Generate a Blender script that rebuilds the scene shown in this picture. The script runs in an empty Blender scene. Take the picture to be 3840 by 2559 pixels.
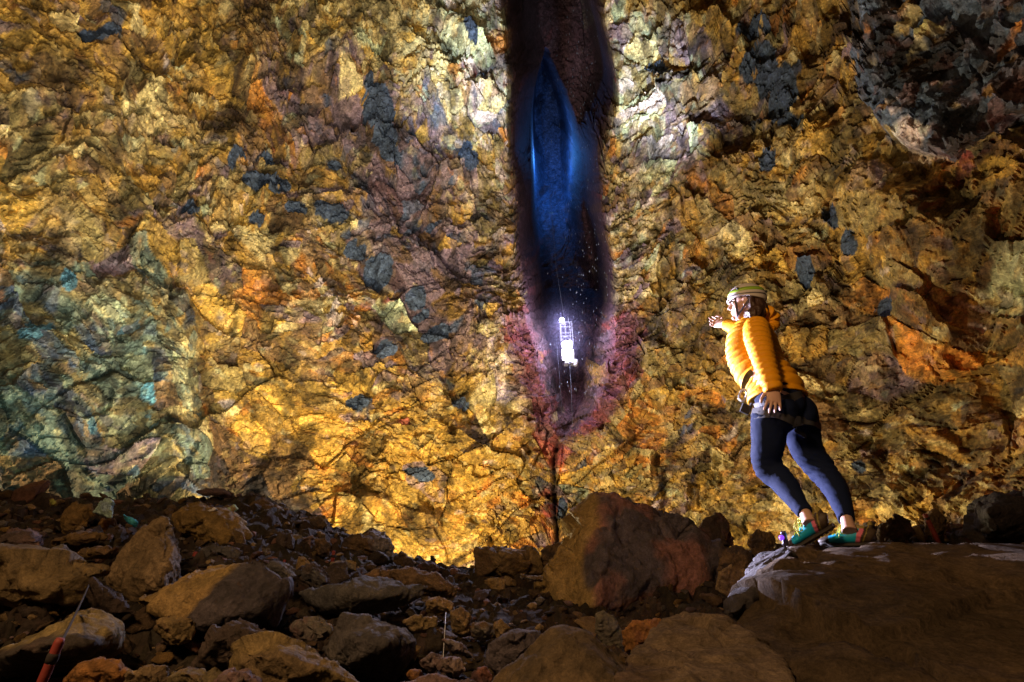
import bpy, bmesh, math, random
import numpy as np
from mathutils import Vector, Matrix
from mathutils.bvhtree import BVHTree

scene = bpy.context.scene
COL = scene.collection
R = math.radians
rng = random.Random(7)

# ------------------------------------------------------------------ camera
PITCH = R(17.0)
LENS = 21.45
FS = 3840 * LENS / 36.0                    # focal length in photograph pixels
cp, sp = math.cos(PITCH), math.sin(PITCH)


def ray(sx, sy):
    dx = (sx - 1920) / FS
    dv = (1279.5 - sy) / FS
    return Vector((dx, cp - dv * sp, sp + dv * cp))


def at(sx, sy, y):
    """world point seen at photograph pixel sx, sy, standing at distance y"""
    d = ray(sx, sy)
    return d * (y / d.y)


def proj(P):
    """world points (n,3) -> pixels of the 1024 wide picture"""
    x, y, z = P[:, 0], P[:, 1], P[:, 2]
    dep = y * cp + z * sp
    up = -y * sp + z * cp
    dep = np.where(dep < 0.2, 0.2, dep)
    f = FS * 1024 / 3840
    return 512 + f * x / dep, 341 - f * up / dep


cam_d = bpy.data.cameras.new("camera")
cam_d.lens = LENS
cam_d.sensor_width = 36
cam_d.clip_end = 300
cam_d.clip_start = 0.05
cam = bpy.data.objects.new("camera", cam_d)
cam.rotation_euler = (R(90) + PITCH, 0, 0)
COL.objects.link(cam)
scene.camera = cam

# ------------------------------------------------------------------ numpy noise


def _h(ix, iy, iz, seed):
    h = (ix.astype(np.uint32) * np.uint32(374761393) + iy.astype(np.uint32) * np.uint32(668265263)
         + iz.astype(np.uint32) * np.uint32(2147483647 - 58) + np.uint32((seed * 974634777) & 0xffffffff))
    h = (h ^ (h >> np.uint32(13))) * np.uint32(1274126177)
    h = (h ^ (h >> np.uint32(16))) * np.uint32(2246822519)
    h = h ^ (h >> np.uint32(15))
    return h.astype(np.float32) * np.float32(1.0 / 4294967296.0)


def vnoise(P, seed=0):
    F = np.floor(P)
    f = (P - F).astype(np.float32)
    f = f * f * f * (f * (f * 6 - 15) + 10)
    I = F.astype(np.int64)
    x, y, z = I[:, 0], I[:, 1], I[:, 2]
    fx, fy, fz = f[:, 0], f[:, 1], f[:, 2]
    r = 0
    for dz in (0, 1):
        a = _h(x, y, z + dz, seed) * (1 - fx) + _h(x + 1, y, z + dz, seed) * fx
        b = _h(x, y + 1, z + dz, seed) * (1 - fx) + _h(x + 1, y + 1, z + dz, seed) * fx
        c = a * (1 - fy) + b * fy
        r = r + c * ((1 - fz) if dz == 0 else fz)
    return r * 2 - 1


def fbm(P, octs=4, seed=0, gain=0.5):
    r, a, s = 0, 1.0, 0
    for k in range(octs):
        r = r + a * vnoise(P * (2.03 ** k) + 17.3 * k, seed + k)
        s += a
        a *= gain
    return r / s * 1.6


def voro2(u, v, seed=0, jit=0.9):
    """2-D Voronoi: per point hash ids of the nearest cell, offset to its centre, F1, F2"""
    iu, iv = np.floor(u).astype(np.int64), np.floor(v).astype(np.int64)
    F1 = np.full(u.shape, 9.0, np.float32)
    F2 = F1.copy()
    cx = np.zeros(u.shape, np.int64)
    cy = cx.copy()
    ox = np.zeros(u.shape, np.float32)
    oy = ox.copy()
    zz = np.zeros(u.shape, np.int64)
    for a in (-1, 0, 1):
        for b in (-1, 0, 1):
            X, Y = iu + a, iv + b
            px = X + 0.5 + jit * (_h(X, Y, zz, seed) - 0.5)
            py = Y + 0.5 + jit * (_h(X, Y, zz + 1, seed) - 0.5)
            dx, dy = (u - px).astype(np.float32), (v - py).astype(np.float32)
            d = np.sqrt(dx * dx + dy * dy)
            n = d < F1
            F2 = np.where(n, F1, np.minimum(F2, d))
            F1 = np.where(n, d, F1)
            cx = np.where(n, X, cx)
            cy = np.where(n, Y, cy)
            ox = np.where(n, dx, ox)
            oy = np.where(n, dy, oy)
    return cx, cy, ox, oy, F1, F2


def cellr(cx, cy, k, seed):
    return _h(cx, cy, np.full(cx.shape, k, np.int64), seed)


def voro3(P, seed=0):
    I = np.floor(P).astype(np.int64)
    n = len(P)
    F1 = np.full(n, 9.0)
    F2 = F1.copy()
    C = np.zeros((n, 3), np.int64)
    O = np.zeros((n, 3))
    for a in (-1, 0, 1):
        for b in (-1, 0, 1):
            for c in (-1, 0, 1):
                J = I + np.array((a, b, c))
                q = np.stack([J[:, k] + _h(J[:, 0], J[:, 1], J[:, 2] + 1000 * k, seed) for k in range(3)], 1)
                o = P - q
                d = np.sqrt((o * o).sum(1))
                m = d < F1
                F2 = np.where(m, F1, np.minimum(F2, d))
                F1 = np.where(m, d, F1)
                C[m] = J[m]
                O[m] = o[m]
    return C, O, F1, F2


def sstep(x, a, b):
    t = np.clip((x - a) / (b - a), 0, 1)
    return t * t * (3 - 2 * t)

# ------------------------------------------------------------------ mesh helpers


def mesh_np(name, V, F, cols=None, smooth=False):
    """V (n,3), F (m,4) or (m,3) arrays -> mesh"""
    V = np.asarray(V, np.float32)
    F = np.asarray(F, np.int32)
    me = bpy.data.meshes.new(name)
    k = F.shape[1]
    me.vertices.add(len(V))
    me.vertices.foreach_set("co", V.ravel())
    me.loops.add(F.size)
    me.loops.foreach_set("vertex_index", F.ravel())
    me.polygons.add(len(F))
    me.polygons.foreach_set("loop_start", np.arange(0, F.size, k, dtype=np.int32))
    me.polygons.foreach_set("loop_total", np.full(len(F), k, np.int32))
    me.update(calc_edges=True)
    me.validate()
    if cols is not None:
        set_cols(me, cols)
    me.polygons.foreach_set("use_smooth", np.full(len(me.polygons), smooth))
    return me


def set_cols(me, cols):
    a = me.color_attributes.new("col", 'FLOAT_COLOR', 'POINT')
    c = np.ones((len(me.vertices), 4), np.float32)
    c[:, :3] = cols
    a.data.foreach_set("color", c.ravel())


def coords(me):
    V = np.zeros(len(me.vertices) * 3, np.float32)
    me.vertices.foreach_get("co", V)
    return V.reshape(-1, 3)


def normals(me):
    N = np.zeros(len(me.vertices) * 3, np.float32)
    me.vertex_normals.foreach_get("vector", N)
    return N.reshape(-1, 3)


def link(name, me, mat=None, parent=None, **props):
    o = bpy.data.objects.new(name, me)
    COL.objects.link(o)
    if mat is not None and me is not None:
        me.materials.clear()
        me.materials.append(mat)
    if parent is not None:
        o.parent = parent
    for k, v in props.items():
        o[k] = v
    return o


def tag(o, label, cat, group=None):
    o["label"] = label
    o["category"] = cat
    if group:
        o["group"] = group
    return o


def empty(name, loc=(0, 0, 0)):
    o = bpy.data.objects.new(name, None)
    o.empty_display_size = 0.1
    o.location = loc
    COL.objects.link(o)
    return o


def remeshed(me, voxel, smooth_iter=0):
    """voxel-remeshed copy of a mesh (one continuous skin)"""
    o = bpy.data.objects.new("tmp", me)
    COL.objects.link(o)
    m = o.modifiers.new("r", 'REMESH')
    m.mode = 'VOXEL'
    m.voxel_size = voxel
    m.use_smooth_shade = True
    if smooth_iter:
        s = o.modifiers.new("s", 'SMOOTH')
        s.factor = 0.5
        s.iterations = smooth_iter
    dg = bpy.context.evaluated_depsgraph_get()
    dg.update()
    out = bpy.data.meshes.new_from_object(o.evaluated_get(dg), depsgraph=dg)
    bpy.data.objects.remove(o)
    out.polygons.foreach_set("use_smooth", np.ones(len(out.polygons), bool))
    return out


class MB:
    """collects verts and faces of several shapes into one mesh"""

    def __init__(s):
        s.v, s.f = [], []

    def add(s, V, F):
        o = len(s.v)
        s.v += [tuple(p) for p in V]
        s.f += [tuple(i + o for i in f) for f in F]

    def loft(s, pts, rad, side=(1, 0, 0), n=20, cap=True):
        """rings along pts; rad: list of r or (a along side, b across)"""
        P = [Vector(p) for p in pts]
        m = len(P)
        if not isinstance(side, list):
            side = [side] * m
        V = []
        for i in range(m):
            t = (P[min(i + 1, m - 1)] - P[max(i - 1, 0)]).normalized()
            sd = Vector(side[i])
            sd = (sd - t * sd.dot(t)).normalized()
            ot = t.cross(sd)
            r = rad[i]
            a, b = r if isinstance(r, (tuple, list)) else (r, r)
            for k in range(n):
                w = 2 * math.pi * k / n
                V.append(P[i] + sd * (a * math.cos(w)) + ot * (b * math.sin(w)))
        F = []
        for i in range(m - 1):
            for k in range(n):
                F.append((i * n + k, i * n + (k + 1) % n, (i + 1) * n + (k + 1) % n, (i + 1) * n + k))
        if cap:
            F.append(tuple(range(n - 1, -1, -1)))
            F.append(tuple((m - 1) * n + k for k in range(n)))
        s.add(V, F)
        return s

    def tube(s, a, b, r, n=8, r2=None):
        a, b = Vector(a), Vector(b)
        d = b - a
        sd = Vector((1, 0, 0)) if abs(d.normalized().x) < 0.9 else Vector((0, 1, 0))
        return s.loft([a, b], [r, r if r2 is None else r2], sd, n)

    def ball(s, c, rx, ry=None, rz=None, M=None, n=20, m=14):
        ry = rx if ry is None else ry
        rz = rx if rz is None else rz
        V, F = [], []
        for i in range(m + 1):
            t = math.pi * i / m
            for k in range(n):
                w = 2 * math.pi * k / n
                p = Vector((rx * math.sin(t) * math.cos(w), ry * math.sin(t) * math.sin(w), rz * math.cos(t)))
                if M is not None:
                    p = M @ p
                V.append(Vector(c) + p)
        for i in range(m):
            for k in range(n):
                F.append((i * n + k, (i + 1) * n + k, (i + 1) * n + (k + 1) % n, i * n + (k + 1) % n))
        s.add(V, F)
        return s

    def box(s, c, sx, sy, sz, M=None, bev=0.0):
        V = []
        for x in (-1, 1):
            for y in (-1, 1):
                for z in (-1, 1):
                    p = Vector((x * sx / 2, y * sy / 2, z * sz / 2))
                    if M is not None:
                        p = M @ p
                    V.append(Vector(c) + p)
        F = [(0, 1, 3, 2), (4, 6, 7, 5), (0, 4, 5, 1), (2, 3, 7, 6), (0, 2, 6, 4), (1, 5, 7, 3)]
        s.add(V, F)
        return s

    def mesh(s, name, smooth=True):
        me = bpy.data.meshes.new(name)
        me.from_pydata([tuple(p) for p in s.v], [], s.f)
        bm = bmesh.new()
        bm.from_mesh(me)
        bmesh.ops.remove_doubles(bm, verts=bm.verts, dist=1e-6)
        bmesh.ops.recalc_face_normals(bm, faces=bm.faces)
        bm.to_mesh(me)
        bm.free()
        me.polygons.foreach_set("use_smooth", np.full(len(me.polygons), smooth))
        return me


def resample(pts, n, rad=None):
    """Catmull-Rom through pts (and per-point tuples rad) -> n points"""
    P = [np.array(tuple(p), float) for p in pts]
    if rad is not None:
        P = [np.concatenate([p, np.atleast_1d(np.array(r, float))]) for p, r in zip(P, rad)]
    P = [2 * P[0] - P[1]] + P + [2 * P[-1] - P[-2]]
    m = len(P) - 3
    out = []
    for k in range(n):
        t = k / (n - 1) * m
        i = min(int(t), m - 1)
        t -= i
        a, b, c, d = P[i:i + 4]
        out.append(0.5 * (2 * b + (c - a) * t + (2 * a - 5 * b + 4 * c - d) * t * t + (3 * b - a - 3 * c + d) * t ** 3))
    if rad is None:
        return [Vector(o) for o in out]
    return [Vector(o[:3]) for o in out], [tuple(o[3:]) for o in out]

# ------------------------------------------------------------------ materials


def mat_new(name):
    m = bpy.data.materials.new(name)
    m.use_nodes = True
    nt = m.node_tree
    return m, nt, nt.nodes["Principled BSDF"]


def simple(name, col, rough=0.6, metal=0.0, spec=0.5, bump=0.0, bscale=60, sheen=0.0, var=0.0, emit=None, estr=0.0):
    m, nt, b = mat_new(name)
    b.inputs["Base Color"].default_value = (*col, 1)
    b.inputs["Roughness"].default_value = rough
    b.inputs["Metallic"].default_value = metal
    b.inputs["Specular IOR Level"].default_value = spec
    if sheen:
        b.inputs["Sheen Weight"].default_value = sheen
    tc = nt.nodes.new("ShaderNodeTexCoord")
    if var:
        n = nt.nodes.new("ShaderNodeTexNoise")
        n.inputs["Scale"].default_value = bscale * 0.4
        n.inputs["Detail"].default_value = 4
        mx = nt.nodes.new("ShaderNodeMix")
        mx.data_type = 'RGBA'
        mx.inputs["A"].default_value = (*[c * (1 - var) for c in col], 1)
        mx.inputs["B"].default_value = (*[min(1, c * (1 + var)) for c in col], 1)
        nt.links.new(tc.outputs["Object"], n.inputs["Vector"])
        nt.links.new(n.outputs["Fac"], mx.inputs["Factor"])
        nt.links.new(mx.outputs["Result"], b.inputs["Base Color"])
    if bump:
        n = nt.nodes.new("ShaderNodeTexNoise")
        n.inputs["Scale"].default_value = bscale
        n.inputs["Detail"].default_value = 5
        bp = nt.nodes.new("ShaderNodeBump")
        bp.inputs["Strength"].default_value = bump
        bp.inputs["Distance"].default_value = 0.01
        nt.links.new(tc.outputs["Object"], n.inputs["Vector"])
        nt.links.new(n.outputs["Fac"], bp.inputs["Height"])
        nt.links.new(bp.outputs["Normal"], b.inputs["Normal"])
    if emit:
        b.inputs["Emission Color"].default_value = (*emit, 1)
        b.inputs["Emission Strength"].default_value = estr
    return m


def rock_mat(name, scale, bump_d, contrast=0.5, rough=0.85, spec=0.3, rand=0.0, shard=0.0):
    """stone: vertex colour x fractal mottling, bumped by two noises and a cracked Voronoi"""
    m, nt, b = mat_new(name)
    N, L = nt.nodes.new, nt.links.new
    tc = N("ShaderNodeTexCoord")
    at_ = N("ShaderNodeAttribute")
    at_.attribute_name = "col"
    n1 = N("ShaderNodeTexNoise")
    n1.inputs["Scale"].default_value = scale
    n1.inputs["Detail"].default_value = 8
    n1.inputs["Roughness"].default_value = 0.68
    n1.inputs["Distortion"].default_value = 0.6
    L(tc.outputs["Object"], n1.inputs["Vector"])
    n2 = N("ShaderNodeTexNoise")
    n2.inputs["Scale"].default_value = scale * 6.3
    n2.inputs["Detail"].default_value = 6
    n2.inputs["Roughness"].default_value = 0.7
    L(tc.outputs["Object"], n2.inputs["Vector"])
    r1 = N("ShaderNodeMapRange")
    r1.inputs["From Min"].default_value = 0.3
    r1.inputs["From Max"].default_value = 0.7
    r1.inputs["To Min"].default_value = 1 - contrast
    r1.inputs["To Max"].default_value = 1 + contrast
    L(n1.outputs["Fac"], r1.inputs["Value"])
    r2 = N("ShaderNodeMapRange")
    r2.inputs["From Min"].default_value = 0.3
    r2.inputs["From Max"].default_value = 0.7
    r2.inputs["To Min"].default_value = 1 - contrast * 0.8
    r2.inputs["To Max"].default_value = 1 + contrast * 0.8
    L(n2.outputs["Fac"], r2.inputs["Value"])
    mul = N("ShaderNodeMath")
    mul.operation = 'MULTIPLY'
    L(r1.outputs["Result"], mul.inputs[0])
    L(r2.outputs["Result"], mul.inputs[1])
    fac = mul.outputs[0]
    if rand:
        oi = N("ShaderNodeObjectInfo")
        rr = N("ShaderNodeMapRange")
        rr.inputs["To Min"].default_value = 1 - rand
        rr.inputs["To Max"].default_value = 1 + rand
        L(oi.outputs["Random"], rr.inputs["Value"])
        m3 = N("ShaderNodeMath")
        m3.operation = 'MULTIPLY'
        L(fac, m3.inputs[0])
        L(rr.outputs["Result"], m3.inputs[1])
        fac = m3.outputs[0]
    if shard:                                # every little splinter has its own tone
        wv = N("ShaderNodeVectorMath")
        wv.operation = 'MULTIPLY_ADD'
        L(n1.outputs["Color"], wv.inputs[0])
        wv.inputs[1].default_value = (.35 / scale,) * 3
        L(tc.outputs["Object"], wv.inputs[2])
        for k, (q, lo, hi) in enumerate(((2.6, 1 - shard * .8, 1 + shard * .8), (6.0, 1 - shard, 1 + shard))):
            vs_ = N("ShaderNodeTexVoronoi")
            vs_.inputs["Scale"].default_value = scale * q
            L(wv.outputs[0], vs_.inputs["Vector"])
            sx_ = N("ShaderNodeSeparateColor")
            L(vs_.outputs["Color"], sx_.inputs[0])
            ra = N("ShaderNodeMapRange")
            ra.inputs["To Min"].default_value = lo
            ra.inputs["To Max"].default_value = hi
            L(sx_.outputs[k], ra.inputs["Value"])
            m4 = N("ShaderNodeMath")
            m4.operation = 'MULTIPLY'
            L(fac, m4.inputs[0])
            L(ra.outputs["Result"], m4.inputs[1])
            fac = m4.outputs[0]
    sc = N("ShaderNodeVectorMath")
    sc.operation = 'SCALE'
    L(at_.outputs["Color"], sc.inputs[0])
    L(fac, sc.inputs["Scale"])
    L(sc.outputs[0], b.inputs["Base Color"])
    b.inputs["Roughness"].default_value = rough
    b.inputs["Specular IOR Level"].default_value = spec
    vo = N("ShaderNodeTexVoronoi")
    vo.feature = 'F1'
    vo.inputs["Scale"].default_value = scale * 2.1
    L(tc.outputs["Object"], vo.inputs["Vector"])
    s1 = N("ShaderNodeMath")
    s1.operation = 'MULTIPLY_ADD'
    L(vo.outputs["Distance"], s1.inputs[0])
    s1.inputs[1].default_value = 0.5
    L(n1.outputs["Fac"], s1.inputs[2])
    s2 = N("ShaderNodeMath")
    s2.operation = 'MULTIPLY_ADD'
    L(n2.outputs["Fac"], s2.inputs[0])
    s2.inputs[1].default_value = 0.45
    L(s1.outputs[0], s2.inputs[2])
    bp = N("ShaderNodeBump")
    bp.inputs["Strength"].default_value = 1.0
    bp.inputs["Distance"].default_value = bump_d
    L(s2.outputs[0], bp.inputs["Height"])
    L(bp.outputs["Normal"], b.inputs["Normal"])
    return m
# ------------------------------------------------------------------ the cave wall
PAL = np.array([
    (0.38, 0.215, 0.038),   # 0 ochre
    (0.56, 0.345, 0.065),   # 1 gold
    (0.68, 0.56, 0.26),    # 2 cream yellow
    (0.25, 0.19, 0.070),   # 3 olive brown
    (0.17, 0.095, 0.040),  # 4 brown
    (0.195, 0.135, 0.165),   # 5 purple brown
    (0.062, 0.088, 0.145),  # 6 slate blue
    (0.34, 0.075, 0.060),  # 7 red
    (0.52, 0.58, 0.36),    # 8 pale green
    (0.55, 0.22, 0.035),   # 9 orange
    (0.12, 0.33, 0.42),    # 10 cyan blue
    (0.035, 0.030, 0.034),  # 11 charcoal
    (0.66, 0.55, 0.52),    # 12 pinkish white
    (0.14, 0.19, 0.15),    # 13 green grey
    (0.085, 0.045, 0.05),  # 14 dark maroon
])
CX, CY = 0.0, 4.0


def px_xy(px, Y):
    p = at(px * 3.75, 1979, Y)
    return p.x, p.y


_ctrl = [(-14.5, 2), (-13.8, 6)] + [px_xy(a, b) for a, b in
         [(0, 15.5), (100, 18.5), (225, 21.5), (300, 22.5), (400, 23.5), (500, 24.5), (620, 24.8),
          (700, 22.8), (800, 20), (900, 17.2), (1024, 14)]] + [(13.2, 8), (13.6, 3)]
_ca = np.array([math.atan2(x - CX, y - CY) for x, y in _ctrl])
_cr = np.array([math.hypot(x - CX, y - CY) for x, y in _ctrl])


def build_wall():
    # azimuth samples: denser around the shaft
    a0, a1 = R(-100), R(100)
    aa = np.linspace(a0, a1, 6000)
    slot_a = math.atan2(*[q - c for q, c in zip(px_xy(562, 24.6), (CX, CY))])
    Rb = np.interp(aa, _ca, _cr)
    ker = np.exp(-0.5 * (np.arange(-300, 301) / 110.0) ** 2)
    ker /= ker.sum()
    Rb = np.convolve(np.pad(Rb, 300, mode='edge'), ker, mode='valid')
    vis = (aa > R(-62)) & (aa < R(62))
    dens = Rb / 0.045 * np.where(vis, 1.0, 0.25) * (1 + 1.6 * np.exp(-((aa - slot_a) / 0.13) ** 4))
    cum = np.concatenate([[0], np.cumsum((dens[1:] + dens[:-1]) / 2 * np.diff(aa))])
    na = int(cum[-1])
    A = np.interp(np.linspace(0, cum[-1], na), cum, aa)
    RA = np.interp(A, aa, Rb)
    SA = np.interp(A, aa, np.concatenate([[0], np.cumsum(Rb[1:] * np.diff(aa))]))   # arc length
    nz = 560
    Z = np.linspace(-5.5, 23, nz)
    AA, ZZ = np.meshgrid(A, Z)
    RR = np.broadcast_to(RA, AA.shape).copy()
    SS = np.broadcast_to(SA, AA.shape).copy()
    sh = AA.shape
    AA, ZZ, RR, SS = [q.ravel() for q in (AA, ZZ, RR, SS)]
    # the chamber narrows upward like a bottle; its foot slopes in
    RR = RR * (1 - 0.00075 * np.clip(ZZ - 2, 0, None) ** 2) - 0.42 * np.clip(1.5 - ZZ, 0, None)

    def pos(r):
        return np.stack([CX + r * np.sin(AA), CY + r * np.cos(AA), ZZ], 1)

    P = pos(RR)
    px, py = proj(P)
    behind = P[:, 1] < 1.0
    px = np.where(behind, np.where(AA < 0, -900, 1900), px)
    # slightly wobbling picture coordinates so no feature has a ruled edge
    w1 = fbm(P * 0.45, 4, 31)
    w2 = fbm(P * 0.45 + 50, 4, 35)
    qx, qy = px + 9 * w1, py + 9 * w2
    h = np.zeros(len(P))                        # inward displacement

    # buttress on the left that stands in front of the wall
    be = np.interp(qy, [200, 230, 300, 400, 480, 560], [140, 160, 182, 203, 215, 222])
    butt = sstep(qx, be + 12, be - 14) * sstep(qy, 225, 400)
    but2 = np.exp(-((qx - 150 - (qy - 330) * 0.15) / 26) ** 2) * sstep(qy, 250, 380) * 1.0
    h += but2
    # overhanging dark block at the top right
    oe = np.interp(qx, [820, 850, 872, 895, 930, 960, 1000, 1024, 1200, 1500],
                   [-30, 40, 95, 128, 142, 146, 130, 112, 60, 40])
    over = sstep(qy, oe + 14, oe - 14) * sstep(qx, 840, 880)
    overc = sstep(qy, oe + 22, oe + 4) * sstep(qx, 835, 875)
    # hollow arch under it on the right and a big bulging lump
    h += 1.0 * np.exp(-(((qx - 905) / 50) ** 2 + ((qy - 225) / 40) ** 2))
    h -= 1.2 * np.exp(-(((qx - 985) / 40) ** 2 + ((qy - 300) / 90) ** 2))
    h += 0.9 * np.exp(-(((qx - 880) / 120) ** 2 + ((qy - 505) / 25) ** 2))
    h += 0.8 * np.exp(-(((qx - 300) / 60) ** 2 + ((qy - 335) / 40) ** 2))
    h += 0.7 * np.exp(-(((qx - 240) / 30) ** 2 + ((qy - 90) / 40) ** 2))
    h += 0.9 * np.exp(-(((qx - 330) / 22) ** 2 + ((qy - 75) / 32) ** 2))

    # ledge added across the foot of the lit wall to cast a ragged shadow
    ly = np.interp(qx, [270, 300, 347, 400, 440, 480], [470, 478, 492, 500, 518, 530])
    h += (.9 * np.exp(-((qy - ly) / 6.5) ** 2) * sstep(qx, 275, 300) * sstep(qx, 480, 450) * np.clip(.35 + 1.3 * fbm(P * 1.3, 3, 66), 0, 1.3))
    # seam that runs from the shaft down to the floor
    seam = np.exp(-((px - 556 - 5 * w1 - 3 * w2) / 3.2) ** 2) * sstep(py, 432, 445)
    h -= .45 * seam
    # vertical shaft
    wS = fbm(P * .28, 2, 33)
    sqx, sqy = px + 9 * wS, py + 6 * wS
    sy_ = np.array([-400, 0, 60, 130, 200, 260, 300, 340, 380, 410, 428, 440, 900])
    Lt = np.interp(sqy, sy_, [500, 508, 509, 510, 514, 517, 521, 527, 535, 544, 552, 562, 562])
    Rt = np.interp(sqy, sy_, [604, 604, 606, 611, 614, 617, 620, 620, 612, 596, 580, 562, 562])
    inn = np.minimum(sqx - Lt, Rt - sqx)     # pixels inside the mouth
    back = np.interp(py, [-400, 300, 330, 400, 430, 440], [9, 9, 4.6, 3.6, 1.2, 0.2])
    depth = sstep(inn, -3, 9) * 1.3 + sstep(inn, 5, 30) * np.maximum(back - 1.3, 0)
    slot = sstep(inn, -2, 8)
    Lb = np.interp(sqy, [70, 78, 90, 112, 140, 230, 270, 330], [543, 541, 537, 532, 530, 531, 536, 545])
    Rb2 = np.interp(sqy, [70, 78, 90, 112, 140, 180, 230, 270, 305], [542, 544, 550, 558, 563, 567, 570, 580, 600])
    bin_ = np.minimum(px - Lb, (Rb2 + 8 - px) * .14) + .5 * wS
    blue = sstep(bin_, 0, 3) * sstep(py, 74, 80) * sstep(py, 330, 190)
    depth = depth + 10.0 * blue
    near_slot = np.exp(-(np.clip(-inn, 0, None) / 45) ** 2) * (py < 470)

    # the rock itself
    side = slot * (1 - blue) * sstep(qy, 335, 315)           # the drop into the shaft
    flat = 1 - 0.75 * slot - .2 * blue
    W = np.stack([fbm(P * 0.35, 3, 91), fbm(P * 0.35 + 9, 3, 95)], 1) * 0.8
    h += flat * (0.75 * fbm(P * 0.16, 3, 1) + 0.38 * fbm(P * 0.5, 4, 5))
    # size of the broken pieces changes over the wall
    coarse = np.clip(0.45 + 1.5 * fbm(P * 0.26 + 30, 3, 77) + 0.7 * np.exp(-(((px - 355) / 100) ** 2 + ((py - 220) / 150) ** 2))
                     - 0.6 * near_slot + 0.3 * (px < 215) * (py > 230), 0, 1)
    fine = sstep(fbm(P * .4 + 60, 3, 79), .0, .5) * (1 - coarse)
    layers = []
    for (sc, Aa, Bt, rot, an, seed) in ((2.6, .26, .46, .5, 1.6, 11), (1.05, .16, .34, -.6, 1.5, 12), (.42, .09, .26, .45, 1.7, 13), (.19, .04, .12, -.4, 1.6, 14)):
        u0, v0 = SS / sc + W[:, 0] / sc * .6, ZZ / sc + W[:, 1] / sc * .6
        c_, s_ = math.cos(rot), math.sin(rot)
        u, v = (u0 * c_ + v0 * s_) / an, (-u0 * s_ + v0 * c_) * an ** .5
        cx, cy, ox, oy, f1, f2 = voro2(u, v, seed)
        r0 = cellr(cx, cy, 5, seed) - .5
        tx = cellr(cx, cy, 6, seed) - .5
        ty = cellr(cx, cy, 7, seed) - .5
        d = Aa * r0 * 2 + Bt * (tx * ox * 2 + ty * oy * 2)
        wgt = {11: 0.30 + 0.85 * coarse, 12: 0.12 + 1.25 * coarse, 13: 1.0 - .45 * coarse + .8 * fine, 14: 1.1 - 0.5 * coarse + 1.3 * fine}[seed]
        h += d * wgt * (1 - 0.35 * slot) * (1 - .6 * side)
        layers.append((cx, cy, ox, oy, f1, f2, seed))
    # cracks along the borders of the big pieces
    for li, wd, dp in ((0, .03, .30), (1, .03, .10)):
        f1, f2 = layers[li][4], layers[li][5]
        cm = sstep(fbm(P * 0.3 + 70 + li, 3, 51 + li), 0.02, 0.3)
        h -= dp * (1 - sstep(f2 - f1, 0, wd)) * cm
    # pits
    pit = sstep(fbm(P * 0.9, 3, 63), 0.42, 0.62)
    h -= 0.35 * pit * (1 - slot)
    h += (0.05 * fbm(P * 3.2, 3, 21) + 0.022 * fbm(P * 9, 2, 25)) * (1.15 - .7 * coarse)
    h = h * (1 - .7 * blue)
    V = pos(RR - h)
    # the shaft opens upward: its back is higher than its mouth
    V = np.array((CX, CY, 0.0)) + (V - np.array((CX, CY, 0.0))) * (1 + (depth - 1.9 * over - 1.7 * butt) / RR)[:, None]

    # ------------------------------------------------ mineral colours, with some light and shade painted in
    def g(cx, cy, rx, ry):
        return np.exp(-(((qx - cx) / rx) ** 2 + ((qy - cy) / ry) ** 2))

    n = len(P)
    Wt = np.zeros((len(PAL), n), np.float32)
    base = {0: .22, 1: .13, 2: .10, 3: .20, 4: .18, 5: .08, 6: .022, 7: .004, 8: .03, 9: .05, 11: .01, 12: .015}
    for k, v in base.items():
        Wt[k] += v

    def add(m, **kw):
        for k, v in kw.items():
            Wt[int(k[1:])] += m * v
    def fade(m):
        Wt[:] *= (1 - m)[None]
    lowgold = sstep(qy, 340, 420) * sstep(qx, 215, 250) * sstep(qx, 700, 560)
    fade(.6 * lowgold)
    add(lowgold, p1=.7, p2=.12, p9=.10, p0=.2)
    add(sstep(qy, 130, 30) * sstep(qx, 330, 200), p0=.5, p1=.25, p4=.1)
    top2 = g(400, 35, 75, 55)
    add(top2, p2=.8, p8=.3, p1=.3)
    add(g(330, 60, 40, 40), p2=.4, p1=.3)
    pur = np.clip(np.maximum(g(400, 195, 60, 95), np.maximum(g(440, 285, 52, 65), .8 * g(330, 115, 48, 48))) * 1.25, 0, 1)
    fade(.93 * pur)
    add(pur, p5=1.0, p4=.20, p6=.24, p14=.14)
    add(g(440, 340, 45, 35), p4=.3, p5=.4, p9=.1)
    add(g(100, 270, 90, 30), p5=.4, p4=.2)
    add(g(110, 150, 60, 40), p4=.5, p3=.3)
    add(g(320, 300, 45, 60), p9=.15, p12=.18, p2=.2)
    # greenish buttress
    gr = sstep(qx, be + 8, be - 6) * sstep(qy, 225, 300)
    fade(.68 * gr)
    add(gr, p3=.30, p13=.50, p2=.03, p4=.12, p8=.06, p6=.20, p11=.12)
    add(gr * g(120, 400, 14, 80), p10=.35, p8=.7)
    add(gr * g(95, 420, 30, 16), p10=.2, p8=.5)
    add(gr * g(188, 330, 22, 60), p2=.9, p1=.4, p8=.4)
    add(gr * g(20, 440, 45, 60), p6=.6, p11=.4, p13=.3)
    foot_shade = sstep(qy, 440, 478) * sstep(qx, 330, 250)  # shade along the lower left foot, painted in dark browns
    fade(.8 * foot_shade)
    add(foot_shade, p4=.35, p11=.35, p3=.15)
    butt_shade = sstep(qy - 408 - (qx - 215) * .8, -18, 30) * sstep(qx, 200, 215) * sstep(qx, 345, 315)  # shade beside the buttress, painted in brown and charcoal
    fade(.85 * butt_shade)
    add(butt_shade, p4=.55, p11=.3, p3=.12, p5=.08)
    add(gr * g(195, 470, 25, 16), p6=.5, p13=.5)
    # flanks of the shaft
    add(g(480, 75, 30, 90), p8=.9, p12=.8, p2=.3, p6=.15)
    add(g(497, 100, 12, 130), p5=.5, p6=.15, p12=.3)
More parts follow.
